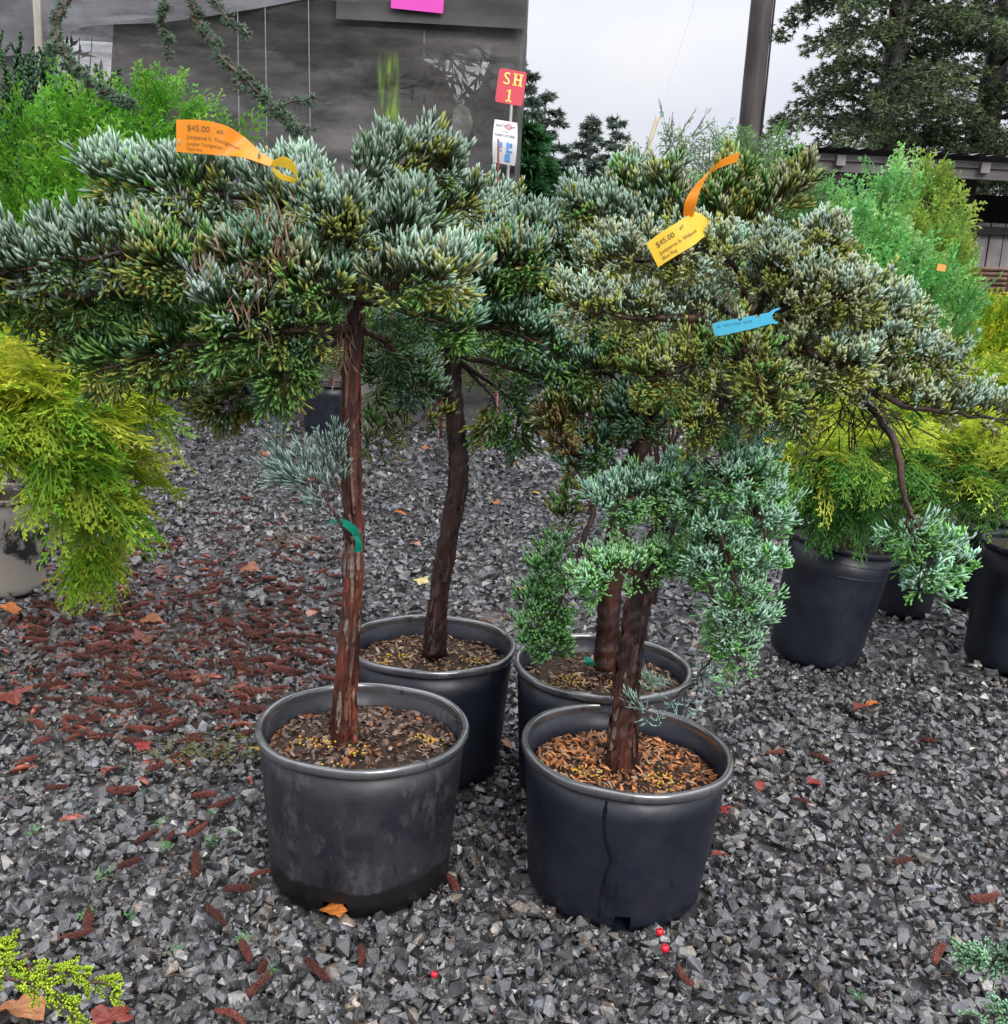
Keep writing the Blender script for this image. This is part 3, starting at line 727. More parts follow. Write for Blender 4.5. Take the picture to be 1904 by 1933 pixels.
# ================================================================== PLANTS
def pts3(pts): return np.array([at(*p) for p in pts])
def branch(parent, pts, n, L, r, palette, kind='jun', start=0.2, r0=0.007, up=0.45, out=0.55, world=False, mat=None, topbias=0.0,
           w=None, m=11, fork=False, fl=0.5, wood=None, ns=6, low=0.35, droop=0.25, J=10, K=4, name='branch', twigs=True, endp=1.0, gain=1.0, tint=None, flat=1.0):
    P = np.array(pts, float) if world else pts3(pts)
    C = catmull(P, 30)
    seg = np.linalg.norm(np.diff(C, axis=0), axis=1).sum()
    C[1:-1] += rng.normal(size=(28, 3)) * seg * 0.004
    mb = MB(); V, F = tube(C, np.linspace(r0, max(r0 * 0.18, 0.0012), 30), ns, True, 0.05); mb.add(V, F)
    br = mb.obj(name, wood or M_TWIG, parent, True)
    if not n: return br
    T = unit(np.gradient(C, axis=0))
    t = start + (1 - start) * rng.uniform(0, 1, n) ** (1 / (1 + 0.35 * endp)); x = t * 29; i0 = np.clip(x.astype(int), 0, 28); f = (x - i0)[:, None]
    p = C[i0] * (1 - f) + C[i0 + 1] * f; tan = T[i0]
    hz = unit(np.cross(tan, np.array([0, 0, 1.0])) + 1e-4); uv = unit(np.cross(hz, tan))
    ang = rng.uniform(0, 2 * PI, n)
    lat = unit(hz * np.cos(ang)[:, None] + uv * (np.sin(ang) * flat + topbias)[:, None])
    rr = r * np.sqrt(rng.uniform(0, 1, n)) * np.clip(1.25 - 0.75 * t, 0.3, 1)
    org = p + lat * rr[:, None] * 0.75 + tan * (rr * 0.5)[:, None]
    upf = up if np.isscalar(up) else 0.4
    h = lat[:, 2]
    dz = np.where(h > -0.25, upf, upf * low * np.sign(1) - (0.35 if low < 0 else 0))
    ax = unit(tan * out + lat * 0.75 + np.array([0, 0, 1.0]) * dz[:, None] + 0.18 * rng.normal(size=(n, 3)))
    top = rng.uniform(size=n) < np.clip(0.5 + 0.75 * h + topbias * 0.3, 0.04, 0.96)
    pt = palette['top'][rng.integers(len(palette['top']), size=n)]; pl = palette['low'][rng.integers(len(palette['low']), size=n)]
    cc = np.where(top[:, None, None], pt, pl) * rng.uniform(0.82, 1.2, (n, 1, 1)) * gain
    if tint is not None: cc = cc * np.array(tint)
    Ls = rng.uniform(L[0], L[1], n)
    fb = MB()
    if twigs:
        dv = org - p; ln = np.linalg.norm(dv, axis=1)
        k = ln > 0.012
        if k.any():
            fingers(fb, p[k], dv[k], ln[k], 0.0026 * max(1, L[1] / 0.08) ** 0.5, np.array((0.085, 0.045, 0.028)), np.array((0.08, 0.055, 0.03)), None, 0.5)
    if kind == 'jun': juniper_sprays(fb, org, ax, Ls, cc[:, 0], cc[:, 1], m, w or 0.0048, upf, fork, fl)
    elif kind == 'fan': fan_sprays(fb, org, ax, Ls, cc[:, 0], cc[:, 1], J, K, w or 0.0034, droop)
    elif kind == 'thread': fan_sprays(fb, org, ax, Ls, cc[:, 0], cc[:, 1], J, K, w or 0.003, droop, 0.7, True)
    elif kind == 'cedar': cedar_tufts(fb, p + lat * 0.004, unit(lat + np.array([0, 0, 0.3])), Ls, cc[:, 0], cc[:, 1], m, w or 0.0012)
    fb.obj('foliage', mat or M_FOL, br, kind == 'jun' or kind == 'cedar')
    return br
def trunk(parent, pts, r, mat, rough=0.09, ns=16, n=90, world=False, name='trunk'):
    P = np.array(pts, float) if world else pts3(pts)
    C = catmull(P, n); mb = MB(); V, F = tube(C, np.array(r), ns, True, rough)
    T_, U_, B_ = frames(C); k_ = np.linspace(0, 1, n); a_ = np.linspace(0, 2 * PI, ns, endpoint=False)
    f_ = 1 + 0.055 * np.sin(3 * a_[None] + 5 * k_[:, None]) + 0.035 * np.sin(7 * a_[None] + 2 + 3 * k_[:, None]) * (1 if ns > 12 else 0)
    V[:n * ns] = (C[:, None] + (V[:n * ns].reshape(n, ns, 3) - C[:, None]) * f_[..., None]).reshape(-1, 3)
    mb.add(V, F); return mb.obj(name, mat, parent, True), C

def peel(parent, C, rad, n, z0, z1, cols):
    mb = MB(); N_ = len(C); T_, U_, B_ = frames(C)
    for i in range(n):
        k0 = int(rng.uniform(z0, z1) * (N_ - 12)); m_ = int(rng.integers(4, 8)); a0 = rng.uniform(0, 2 * PI); wd = rng.uniform(0.10, 0.30); V = []
        cl = np.array(cols[rng.integers(len(cols))]) * rng.uniform(0.7, 1.3); tw = rng.normal() * 0.03
        for q in range(m_):
            s = q / (m_ - 1); lift = 1.03 + 0.10 * (2 * s - 1)**2 * rng.uniform(0.3, 1.2); r_ = np.interp((k0 + q) / (N_ - 1), np.linspace(0, 1, len(rad)), rad) * lift
            hw = wd * (0.35 + 0.65 * math.sin(PI * (0.1 + 0.8 * s)))
            for d in (-hw, 0, hw): V.append(C[k0 + q] + r_ * (1 + (0.02 if d == 0 else 0)) * (math.cos(a0 + d + tw * q) * U_[k0 + q] + math.sin(a0 + d + tw * q) * B_[k0 + q]))
        mb.add(V, grid_faces(m_, 3), cl)
    o = mb.obj('peeling_bark', M_PEEL, parent, True, kind='stuff'); return o
J = dict(L=(0.026, 0.046), up=0.45, m=9, w=0.0050, fl=0.88)
KN, KR = 1.15, 0.72
def low_(pts, dy): return [(p[0], p[1] + float(np.interp(p[1], [260, 400, 480, 600, 650, 800], [dy * 1.7, dy * 1.9, dy * 0.9, 0, -20, -20])), p[2]) for p in pts]
# ---------- front left juniper
YL = pFL[1]
tFL = thing('juniper_tree', 'silvery juniper with reddish peeling trunk and teal ribbon, in the dusty front left pot', 'tree', (pFL[0], pFL[1], hFL - 0.04), 'grafted juniper trees in black pots')
zs_ = hFL - 0.06
b0 = at(650, 1412, YL - 0.02)
_, CT = trunk(tFL, [(648, 1420, YL), (652, 1300, YL), (664, 1150, YL), (668, 1000, YL), (664, 860, YL), (664, 720, YL), (672, 600, YL), (668, 480, YL), (655, 380, YL), (650, 330, YL)],
      [0.027, 0.0180, 0.0165, 0.0160, 0.0150, 0.0145, 0.014, 0.012, 0.009, 0.005], M_BARK_RED, ns=22)
peel(tFL, CT, [0.027, 0.0180, 0.0165, 0.0160, 0.0150, 0.0145, 0.014, 0.012, 0.009, 0.005], 130, 0.02, 0.75, [(0.11, 0.035, 0.02), (0.07, 0.022, 0.014), (0.13, 0.08, 0.06), (0.16, 0.12, 0.10), (0.045, 0.018, 0.012), (0.09, 0.03, 0.018)])
A = (667, 480, YL); Bq = (668, 560, YL); Cq = (670, 630, YL); Tq = (655, 400, YL)
def fl(*a, **k):
    kw = dict(J); kw.update(k); kw['r'] *= KR; kw['gain'] = kw.get('gain', 1) * rng.uniform(0.85, 1.2); return branch(tFL, low_(a[0], 24) if a[1] > 40 else a[0], int(a[1] * KN), **kw)
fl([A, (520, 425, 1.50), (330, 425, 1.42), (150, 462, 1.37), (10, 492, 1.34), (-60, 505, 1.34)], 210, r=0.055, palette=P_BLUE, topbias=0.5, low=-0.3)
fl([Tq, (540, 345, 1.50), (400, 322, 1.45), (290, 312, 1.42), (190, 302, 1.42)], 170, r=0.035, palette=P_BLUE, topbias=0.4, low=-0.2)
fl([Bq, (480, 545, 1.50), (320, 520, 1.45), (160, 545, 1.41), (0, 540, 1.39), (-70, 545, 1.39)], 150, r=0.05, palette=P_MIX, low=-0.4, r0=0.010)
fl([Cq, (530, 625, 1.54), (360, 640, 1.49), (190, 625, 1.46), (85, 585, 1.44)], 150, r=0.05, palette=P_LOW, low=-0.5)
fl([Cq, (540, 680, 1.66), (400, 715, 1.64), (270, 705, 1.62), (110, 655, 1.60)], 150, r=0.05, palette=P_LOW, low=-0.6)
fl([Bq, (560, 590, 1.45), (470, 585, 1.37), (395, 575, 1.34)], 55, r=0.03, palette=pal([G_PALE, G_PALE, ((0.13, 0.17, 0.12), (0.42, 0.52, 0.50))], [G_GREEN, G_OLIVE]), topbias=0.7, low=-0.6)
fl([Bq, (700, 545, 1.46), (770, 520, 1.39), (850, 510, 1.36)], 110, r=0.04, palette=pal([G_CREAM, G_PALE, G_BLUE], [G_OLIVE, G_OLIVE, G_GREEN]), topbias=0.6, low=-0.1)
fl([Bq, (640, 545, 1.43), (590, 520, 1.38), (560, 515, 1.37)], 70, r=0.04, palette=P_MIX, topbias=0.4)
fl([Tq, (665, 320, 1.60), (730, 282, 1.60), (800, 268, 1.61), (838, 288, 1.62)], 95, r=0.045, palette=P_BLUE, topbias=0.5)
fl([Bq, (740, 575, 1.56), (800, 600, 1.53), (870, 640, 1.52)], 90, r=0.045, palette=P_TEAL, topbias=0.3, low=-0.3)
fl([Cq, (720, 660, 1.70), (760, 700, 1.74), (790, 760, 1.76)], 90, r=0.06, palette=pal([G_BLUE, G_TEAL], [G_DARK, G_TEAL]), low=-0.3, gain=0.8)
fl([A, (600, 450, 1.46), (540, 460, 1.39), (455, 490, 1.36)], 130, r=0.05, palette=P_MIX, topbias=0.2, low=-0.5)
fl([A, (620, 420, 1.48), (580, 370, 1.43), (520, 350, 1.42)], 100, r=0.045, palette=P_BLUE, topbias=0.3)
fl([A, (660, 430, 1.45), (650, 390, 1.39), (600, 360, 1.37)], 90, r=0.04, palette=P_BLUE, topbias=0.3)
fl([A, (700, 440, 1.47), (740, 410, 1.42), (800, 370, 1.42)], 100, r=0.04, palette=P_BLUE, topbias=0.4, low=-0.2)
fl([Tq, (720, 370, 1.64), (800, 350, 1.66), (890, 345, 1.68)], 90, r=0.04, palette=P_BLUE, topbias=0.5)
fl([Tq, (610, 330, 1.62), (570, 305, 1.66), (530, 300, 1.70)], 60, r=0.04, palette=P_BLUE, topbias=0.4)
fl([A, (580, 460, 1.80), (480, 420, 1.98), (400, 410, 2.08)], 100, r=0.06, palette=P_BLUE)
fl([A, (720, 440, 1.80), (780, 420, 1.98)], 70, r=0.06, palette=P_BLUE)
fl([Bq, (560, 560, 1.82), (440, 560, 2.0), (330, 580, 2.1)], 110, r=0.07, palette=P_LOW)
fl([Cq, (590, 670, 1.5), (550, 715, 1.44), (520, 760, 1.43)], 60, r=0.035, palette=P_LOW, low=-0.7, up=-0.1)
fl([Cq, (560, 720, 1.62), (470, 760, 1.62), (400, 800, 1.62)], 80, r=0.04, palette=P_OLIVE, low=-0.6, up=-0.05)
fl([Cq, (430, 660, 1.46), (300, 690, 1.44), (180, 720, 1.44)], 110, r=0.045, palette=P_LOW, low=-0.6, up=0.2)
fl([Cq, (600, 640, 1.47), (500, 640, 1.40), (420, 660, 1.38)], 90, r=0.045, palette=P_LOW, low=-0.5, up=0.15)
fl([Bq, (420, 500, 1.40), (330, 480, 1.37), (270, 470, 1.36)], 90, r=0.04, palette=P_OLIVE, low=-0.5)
fl([(663, 1025, YL - 0.018), (642, 985, 1.545), (600, 925, 1.525), (540, 885, 1.515)], 26, r=0.030, palette=pal([((0.26, 0.38, 0.30), (0.56, 0.72, 0.70))]), start=0.35, L=(0.035, 0.06), up=0.15, out=1.3, w=0.0026, m=12, fl=0.8, r0=0.003)
fl([(663, 1010, YL - 0.018), (650, 950, 1.545), (632, 895, 1.53), (626, 845, 1.525)], 14, r=0.012, palette=pal([((0.26, 0.38, 0.30), (0.56, 0.72, 0.70))]), start=0.45, L=(0.03, 0.055), up=0.2, out=1.5, w=0.0024, m=12, fl=0.6, r0=0.0025)
# dead brown threads hanging inside the crown
b = MB()
for (px, py, Y, n_) in ((525, 428, 1.345, 60), (475, 490, 1.355, 46), (640, 640, 1.5, 40), (470, 560, 1.35, 24), (400, 480, 1.34, 24)):
    o_ = at(px, py, Y) + rng.normal(size=(n_, 3)) * (0.014, 0.01, 0.02)
    fingers(b, o_, np.array([0, 0, -1.0]) + 0.35 * rng.normal(size=(n_, 3)), rng.uniform(0.018, 0.046, n_), 0.0026, np.array((0.20, 0.10, 0.06)), np.array((0.46, 0.31, 0.22)))
b.obj('dead_foliage', M_FOL, tFL, False, label='brown dead threads hanging among the silvery foliage')
# teal ribbon
def ribbon(mb, C, wv, width, thick=0.0006, n=24):
    C = catmull(C, n); wv = unit(catmull(wv, n)); T = unit(np.gradient(C, axis=0)); nn = unit(np.cross(T, wv))
    wd = np.interp(np.linspace(0, 1, n), np.linspace(0, 1, len(width)), width) if not np.isscalar(width) else np.full(n, width)
    k = 5; off = np.linspace(-0.5, 0.5, k)
    for sgn in (1, -1):
        V = C[:, None] + wv[:, None] * (off[None] * wd[:, None])[..., None] + nn[:, None] * thick / 2 * sgn
        F = grid_faces(n, k); mb.add(V.reshape(-1, 3), F if sgn > 0 else F[:, ::-1])
    L_ = np.concatenate([[0], np.cumsum(np.linalg.norm(np.diff(C, axis=0), axis=1))])
    def fmap(u, v, lift=0.0006):
        i = lambda A: np.array([np.interp(u, L_, A[:, q]) for q in range(3)])
        return i(C) + unit(i(wv)) * v + i(nn) * lift * fmap.side
    fmap.side = 1; fmap.length = L_[-1]
    return fmap
b = MB()
ribbon(b, [at(622, 985, YL - 0.03), at(645, 985, YL - 0.05), at(668, 1000, YL - 0.045), at(680, 1020, YL - 0.03)], [(0.5, 0, 1)] * 4, [0.008, 0.011, 0.014, 0.010])
ribbon(b, [at(672, 1012, YL - 0.044), at(678, 1026, YL - 0.045), at(676, 1042, YL - 0.04)], [(1, 0, 0.2)] * 3, [0.007, 0.010, 0.015])
o = b.obj('flagging_ribbon', M_TEALTAPE, None, True); tag(o, 'green flagging ribbon tied round the reddish trunk', 'ribbon')

# ---------- back left juniper
YB = pBL[1]
tBL = thing('juniper_tree', 'blue green juniper on a dark bent trunk in the pot behind the dusty one', 'tree', (pBL[0], pBL[1], hBL - 0.04), 'grafted juniper trees in black pots')
_, CT = trunk(tBL, [(820, 1236, YB), (828, 1130, YB), (846, 1020, YB), (866, 900, YB), (862, 800, YB), (853, 720, YB), (853, 640, YB), (850, 540, YB), (855, 440, YB)],
      [0.026, 0.0190, 0.0200, 0.0195, 0.0190, 0.0185, 0.018, 0.015, 0.006], M_BARK_DK)
peel(tBL, CT, [0.026, 0.0190, 0.0200, 0.0195, 0.0190, 0.0185, 0.018, 0.015, 0.006], 90, 0.02, 0.75, [(0.035, 0.014, 0.010), (0.02, 0.009, 0.008), (0.06, 0.03, 0.022)])
def bl(*a, **k):
    kw = dict(L=(0.030, 0.052), up=0.45, m=9, w=0.0060, fl=0.85); kw.update(k); kw['r'] *= KR; kw['gain'] = kw.get('gain', 1) * rng.uniform(0.85, 1.25); return branch(tBL, low_(a[0], 30), int(a[1] * KN), **kw)
A, Bq, Cq = (851, 520, YB), (852, 620, YB), (853, 690, YB)
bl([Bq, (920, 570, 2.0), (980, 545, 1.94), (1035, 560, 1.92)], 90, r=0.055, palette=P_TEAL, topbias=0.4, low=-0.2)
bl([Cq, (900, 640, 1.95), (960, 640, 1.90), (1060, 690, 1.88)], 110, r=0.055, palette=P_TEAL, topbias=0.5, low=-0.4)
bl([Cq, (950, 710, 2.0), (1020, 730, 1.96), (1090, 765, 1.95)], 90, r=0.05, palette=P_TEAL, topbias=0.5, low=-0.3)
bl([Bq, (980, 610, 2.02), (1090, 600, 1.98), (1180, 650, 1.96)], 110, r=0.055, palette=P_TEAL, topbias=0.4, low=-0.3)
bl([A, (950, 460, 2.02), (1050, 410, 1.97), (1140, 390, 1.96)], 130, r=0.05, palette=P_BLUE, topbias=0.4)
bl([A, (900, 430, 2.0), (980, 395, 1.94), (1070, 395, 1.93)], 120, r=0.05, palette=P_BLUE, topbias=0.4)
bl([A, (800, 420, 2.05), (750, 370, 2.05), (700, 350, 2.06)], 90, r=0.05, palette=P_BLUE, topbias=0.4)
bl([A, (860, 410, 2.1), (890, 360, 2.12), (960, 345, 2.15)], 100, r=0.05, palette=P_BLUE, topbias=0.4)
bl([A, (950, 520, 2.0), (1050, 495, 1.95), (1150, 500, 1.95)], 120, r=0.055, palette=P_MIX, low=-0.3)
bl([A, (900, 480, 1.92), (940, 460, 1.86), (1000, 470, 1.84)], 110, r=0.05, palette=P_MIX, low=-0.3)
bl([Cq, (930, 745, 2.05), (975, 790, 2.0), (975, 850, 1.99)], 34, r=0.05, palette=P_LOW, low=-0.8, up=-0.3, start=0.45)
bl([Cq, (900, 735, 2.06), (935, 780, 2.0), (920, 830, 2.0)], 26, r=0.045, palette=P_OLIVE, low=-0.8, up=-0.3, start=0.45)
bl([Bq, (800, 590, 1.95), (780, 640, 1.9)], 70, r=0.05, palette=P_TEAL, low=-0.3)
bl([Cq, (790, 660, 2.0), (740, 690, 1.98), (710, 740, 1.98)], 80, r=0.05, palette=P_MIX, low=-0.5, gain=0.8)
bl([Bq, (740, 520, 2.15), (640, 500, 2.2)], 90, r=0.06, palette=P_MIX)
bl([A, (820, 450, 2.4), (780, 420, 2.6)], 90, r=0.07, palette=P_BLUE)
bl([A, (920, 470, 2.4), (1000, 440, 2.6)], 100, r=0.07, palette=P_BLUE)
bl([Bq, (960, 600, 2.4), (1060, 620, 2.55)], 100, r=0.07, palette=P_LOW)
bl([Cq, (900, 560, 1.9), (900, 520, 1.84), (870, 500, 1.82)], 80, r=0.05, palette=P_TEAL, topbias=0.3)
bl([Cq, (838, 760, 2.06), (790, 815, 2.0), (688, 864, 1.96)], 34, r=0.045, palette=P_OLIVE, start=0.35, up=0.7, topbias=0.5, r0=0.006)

# ---------- front right juniper
YR = pFR[1]
tFR = thing('juniper_tree', 'wide olive and cream juniper with weeping right branch, in the front right pot', 'tree', (pFR[0], pFR[1], hFR - 0.05), 'grafted juniper trees in black pots')
_, CT = trunk(tFR, [(1172, 1452, YR), (1180, 1330, YR), (1192, 1220, YR), (1210, 1120, YR), (1250, 1000, YR), (1310, 860, YR), (1370, 730, YR), (1405, 630, YR), (1420, 560, YR)],
      [0.029, 0.0215, 0.0205, 0.0200, 0.017, 0.015, 0.014, 0.012, 0.006], M_BARK_WET)
def fr(*a, **k):
    kw = dict(L=(0.023, 0.040), up=0.45, w=0.0046, m=7, fork=True, fl=0.68); kw.update(k); kw['r'] *= KR; kw['gain'] = kw.get('gain', 1) * rng.uniform(0.95, 1.3); return branch(tFR, a[0], int(a[1] * 1.12), **kw)
peel(tFR, CT, [0.029, 0.0215, 0.0205, 0.0200, 0.017, 0.015, 0.014, 0.012, 0.006], 110, 0.02, 0.6, [(0.06, 0.02, 0.013), (0.035, 0.013, 0.01), (0.085, 0.045, 0.033), (0.022, 0.01, 0.008), (0.11, 0.08, 0.065)])
D = (1405, 625, YR); E = (1385, 690, YR); Fq = (1330, 810, YR)
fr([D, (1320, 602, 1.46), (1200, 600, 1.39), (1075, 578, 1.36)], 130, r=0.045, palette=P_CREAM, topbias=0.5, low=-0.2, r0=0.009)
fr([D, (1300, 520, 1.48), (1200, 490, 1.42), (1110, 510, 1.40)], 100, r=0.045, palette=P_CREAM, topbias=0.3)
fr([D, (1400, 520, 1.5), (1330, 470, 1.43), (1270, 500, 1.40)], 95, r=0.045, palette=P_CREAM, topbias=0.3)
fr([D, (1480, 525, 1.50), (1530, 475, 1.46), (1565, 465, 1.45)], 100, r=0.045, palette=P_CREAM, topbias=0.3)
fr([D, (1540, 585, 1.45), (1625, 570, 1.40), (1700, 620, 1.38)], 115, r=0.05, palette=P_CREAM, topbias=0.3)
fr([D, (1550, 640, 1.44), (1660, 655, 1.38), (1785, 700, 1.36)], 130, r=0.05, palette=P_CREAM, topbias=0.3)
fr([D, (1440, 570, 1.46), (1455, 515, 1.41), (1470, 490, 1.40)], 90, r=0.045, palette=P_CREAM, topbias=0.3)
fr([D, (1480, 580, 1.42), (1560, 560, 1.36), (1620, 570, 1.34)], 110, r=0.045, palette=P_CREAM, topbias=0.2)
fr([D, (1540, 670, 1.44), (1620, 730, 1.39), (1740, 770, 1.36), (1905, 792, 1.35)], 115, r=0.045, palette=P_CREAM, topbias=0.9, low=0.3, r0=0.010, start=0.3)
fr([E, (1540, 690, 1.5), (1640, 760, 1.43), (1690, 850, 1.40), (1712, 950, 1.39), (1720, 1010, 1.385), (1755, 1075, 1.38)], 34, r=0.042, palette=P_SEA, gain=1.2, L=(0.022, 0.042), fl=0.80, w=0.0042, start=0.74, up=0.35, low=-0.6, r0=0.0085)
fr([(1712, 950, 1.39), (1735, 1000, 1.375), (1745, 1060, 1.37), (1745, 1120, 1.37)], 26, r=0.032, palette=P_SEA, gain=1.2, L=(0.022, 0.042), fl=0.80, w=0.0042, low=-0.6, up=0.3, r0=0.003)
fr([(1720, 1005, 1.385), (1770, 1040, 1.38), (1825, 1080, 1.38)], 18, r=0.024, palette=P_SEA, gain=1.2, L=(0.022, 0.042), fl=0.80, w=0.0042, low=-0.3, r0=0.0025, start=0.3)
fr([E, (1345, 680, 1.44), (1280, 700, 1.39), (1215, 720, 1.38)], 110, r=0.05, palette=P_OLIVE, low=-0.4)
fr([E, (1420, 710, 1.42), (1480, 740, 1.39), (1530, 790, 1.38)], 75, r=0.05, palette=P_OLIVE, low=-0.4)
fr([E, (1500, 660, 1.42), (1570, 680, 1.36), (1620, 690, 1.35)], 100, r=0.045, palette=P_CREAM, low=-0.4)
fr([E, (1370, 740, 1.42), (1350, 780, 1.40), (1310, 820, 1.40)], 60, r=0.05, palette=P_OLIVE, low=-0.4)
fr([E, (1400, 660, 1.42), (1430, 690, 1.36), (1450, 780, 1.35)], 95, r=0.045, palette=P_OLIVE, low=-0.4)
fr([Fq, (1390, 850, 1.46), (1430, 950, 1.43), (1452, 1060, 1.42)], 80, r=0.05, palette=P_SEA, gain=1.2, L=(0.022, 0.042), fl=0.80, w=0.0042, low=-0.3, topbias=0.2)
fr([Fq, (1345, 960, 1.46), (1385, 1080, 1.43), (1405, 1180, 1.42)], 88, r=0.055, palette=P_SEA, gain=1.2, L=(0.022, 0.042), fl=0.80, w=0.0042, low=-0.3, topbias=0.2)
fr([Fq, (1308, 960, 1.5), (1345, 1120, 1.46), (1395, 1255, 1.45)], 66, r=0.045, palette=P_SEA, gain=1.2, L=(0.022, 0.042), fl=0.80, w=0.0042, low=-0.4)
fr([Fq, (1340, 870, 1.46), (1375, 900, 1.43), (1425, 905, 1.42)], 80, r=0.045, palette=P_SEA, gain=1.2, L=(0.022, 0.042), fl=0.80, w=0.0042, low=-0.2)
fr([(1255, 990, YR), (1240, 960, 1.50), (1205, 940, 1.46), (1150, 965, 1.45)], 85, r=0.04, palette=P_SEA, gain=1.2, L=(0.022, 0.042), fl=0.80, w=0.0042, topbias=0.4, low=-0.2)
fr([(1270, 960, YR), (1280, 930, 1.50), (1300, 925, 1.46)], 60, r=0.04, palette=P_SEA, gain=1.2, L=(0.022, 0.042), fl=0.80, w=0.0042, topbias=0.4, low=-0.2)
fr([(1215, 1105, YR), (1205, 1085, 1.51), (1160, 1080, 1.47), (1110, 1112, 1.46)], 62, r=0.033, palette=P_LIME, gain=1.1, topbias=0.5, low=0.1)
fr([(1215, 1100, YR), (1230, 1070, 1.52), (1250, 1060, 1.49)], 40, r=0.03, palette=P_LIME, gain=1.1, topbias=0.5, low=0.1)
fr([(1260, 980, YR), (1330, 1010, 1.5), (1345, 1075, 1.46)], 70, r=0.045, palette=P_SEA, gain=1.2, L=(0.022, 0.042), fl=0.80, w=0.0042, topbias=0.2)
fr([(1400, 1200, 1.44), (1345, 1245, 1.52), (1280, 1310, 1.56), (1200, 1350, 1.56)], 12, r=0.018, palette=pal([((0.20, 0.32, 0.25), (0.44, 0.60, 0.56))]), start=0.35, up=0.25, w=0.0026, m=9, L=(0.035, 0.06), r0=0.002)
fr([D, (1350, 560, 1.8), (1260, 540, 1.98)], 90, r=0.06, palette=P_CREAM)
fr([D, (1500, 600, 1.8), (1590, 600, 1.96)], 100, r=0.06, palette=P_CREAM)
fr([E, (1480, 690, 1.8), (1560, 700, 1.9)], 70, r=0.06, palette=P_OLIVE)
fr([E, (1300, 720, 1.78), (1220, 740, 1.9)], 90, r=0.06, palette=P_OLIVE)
# bare twiggy tangle under the right of the crown
b = MB(); n_ = 70
o_ = np.array([at(rng.uniform(1555, 1700), rng.uniform(700, 800), rng.uniform(1.38, 1.5)) for _ in range(n_)])
fingers(b, o_, np.array([0.3, 0, -0.8]) + 0.6 * rng.normal(size=(n_, 3)), rng.uniform(0.04, 0.10, n_), 0.003, np.array((0.03, 0.02, 0.015)), np.array((0.05, 0.035, 0.022)))
b.obj('bare_twigs', M_FOL, tFR, False)

# ---------- back right juniper
YK = pBR[1]
tBR = thing('juniper_tree', 'juniper with drooping left branches and tan tuft, in the half hidden back pot', 'tree', (pBR[0], pBR[1], hBR - 0.04), 'grafted juniper trees in black pots')
trunk(tBR, [(1143, 1260, YK), (1150, 1140, YK), (1164, 1010, YK), (1190, 890, YK), (1250, 770, YK), (1310, 640, YK), (1330, 540, YK)],
      [0.025, 0.022, 0.0205, 0.019, 0.017, 0.014, 0.006], M_BARK_WET)
def br_(*a, **k):
    kw = dict(L=(0.028, 0.048), up=0.45, m=9, w=0.0056, fl=0.82); kw.update(k); kw['r'] *= KR; kw['gain'] = kw.get('gain', 1) * rng.uniform(0.9, 1.25); return branch(tBR, a[0], int(a[1] * KN), **kw)
G, Hq, Iq = (1325, 570, YK), (1300, 660, YK), (1205, 860, YK)
br_([Iq, (1150, 915, 1.94), (1108, 1000, 1.90), (1072, 1110, 1.88), (1035, 1190, 1.87), (1030, 1232, 1.87)], 52, r=0.045, palette=P_LIME, gain=1.1, start=0.62, low=-0.2, r0=0.008)
br_([(1108, 1000, 1.90), (1060, 1040, 1.87), (1025, 1080, 1.86), (1005, 1150, 1.86)], 40, r=0.03, palette=P_LIME, gain=1.1, r0=0.003, up=0.6)
br_([(1085, 1070, 1.89), (1060, 1130, 1.86), (1000, 1200, 1.84)], 40, r=0.035, palette=P_LIME, gain=1.1, r0=0.003)
br_([(1130, 950, 1.92), (1085, 960, 1.88), (1060, 985, 1.86)], 14, r=0.03, palette=P_OLIVE, r0=0.003, up=0.8)
br_([(1200, 870, YK), (1130, 880, 1.92), (1075, 850, 1.90), (1045, 795, 1.90)], 46, r=0.035, palette=P_TAN, start=0.4, up=0.7, r0=0.005)
br_([Hq, (1220, 760, 1.95), (1130, 790, 1.90), (1040, 770, 1.90)], 90, r=0.05, palette=P_OLIVE, low=-0.2, topbias=0.2)
br_([Hq, (1200, 720, 1.94), (1120, 700, 1.9), (1060, 730, 1.9)], 80, r=0.05, palette=P_MIX, low=-0.2)
br_([Iq, (1180, 840, 1.93), (1130, 850, 1.9), (1090, 890, 1.9)], 50, r=0.04, palette=P_TEAL)
br_([Iq, (1230, 820, 1.92), (1210, 780, 1.88), (1180, 790, 1.87)], 60, r=0.05, palette=P_TEAL, low=-0.2)
br_([Hq, (1260, 700, 1.92), (1220, 660, 1.87), (1180, 650, 1.86)], 80, r=0.05, palette=P_OLIVE)
br_([G, (1300, 480, 1.98), (1270, 400, 1.96), (1255, 330, 1.96)], 90, r=0.045, palette=P_MIX, topbias=0.3)
br_([G, (1230, 470, 1.96), (1160, 420, 1.93), (1080, 400, 1.92)], 110, r=0.05, palette=P_BLUE, topbias=0.4)
br_([G, (1200, 520, 1.95), (1130, 500, 1.92), (1070, 480, 1.92)], 90, r=0.05, palette=P_BLUE, topbias=0.3)
br_([G, (1380, 460, 1.98), (1450, 400, 1.95), (1520, 340, 1.95)], 95, r=0.04, palette=P_OLIVE, topbias=0.7, up=0.6, low=0.3, r0=0.006)
br_([G, (1350, 450, 1.96), (1360, 390, 1.94), (1390, 330, 1.94)], 80, r=0.045, palette=P_OLIVE, topbias=0.4, up=0.6)
br_([G, (1240, 430, 1.98), (1200, 370, 1.97), (1170, 350, 1.97)], 80, r=0.045, palette=P_MIX, topbias=0.4)
br_([G, (1350, 520, 2.2), (1400, 450, 2.35)], 80, r=0.06, palette=P_MIX)
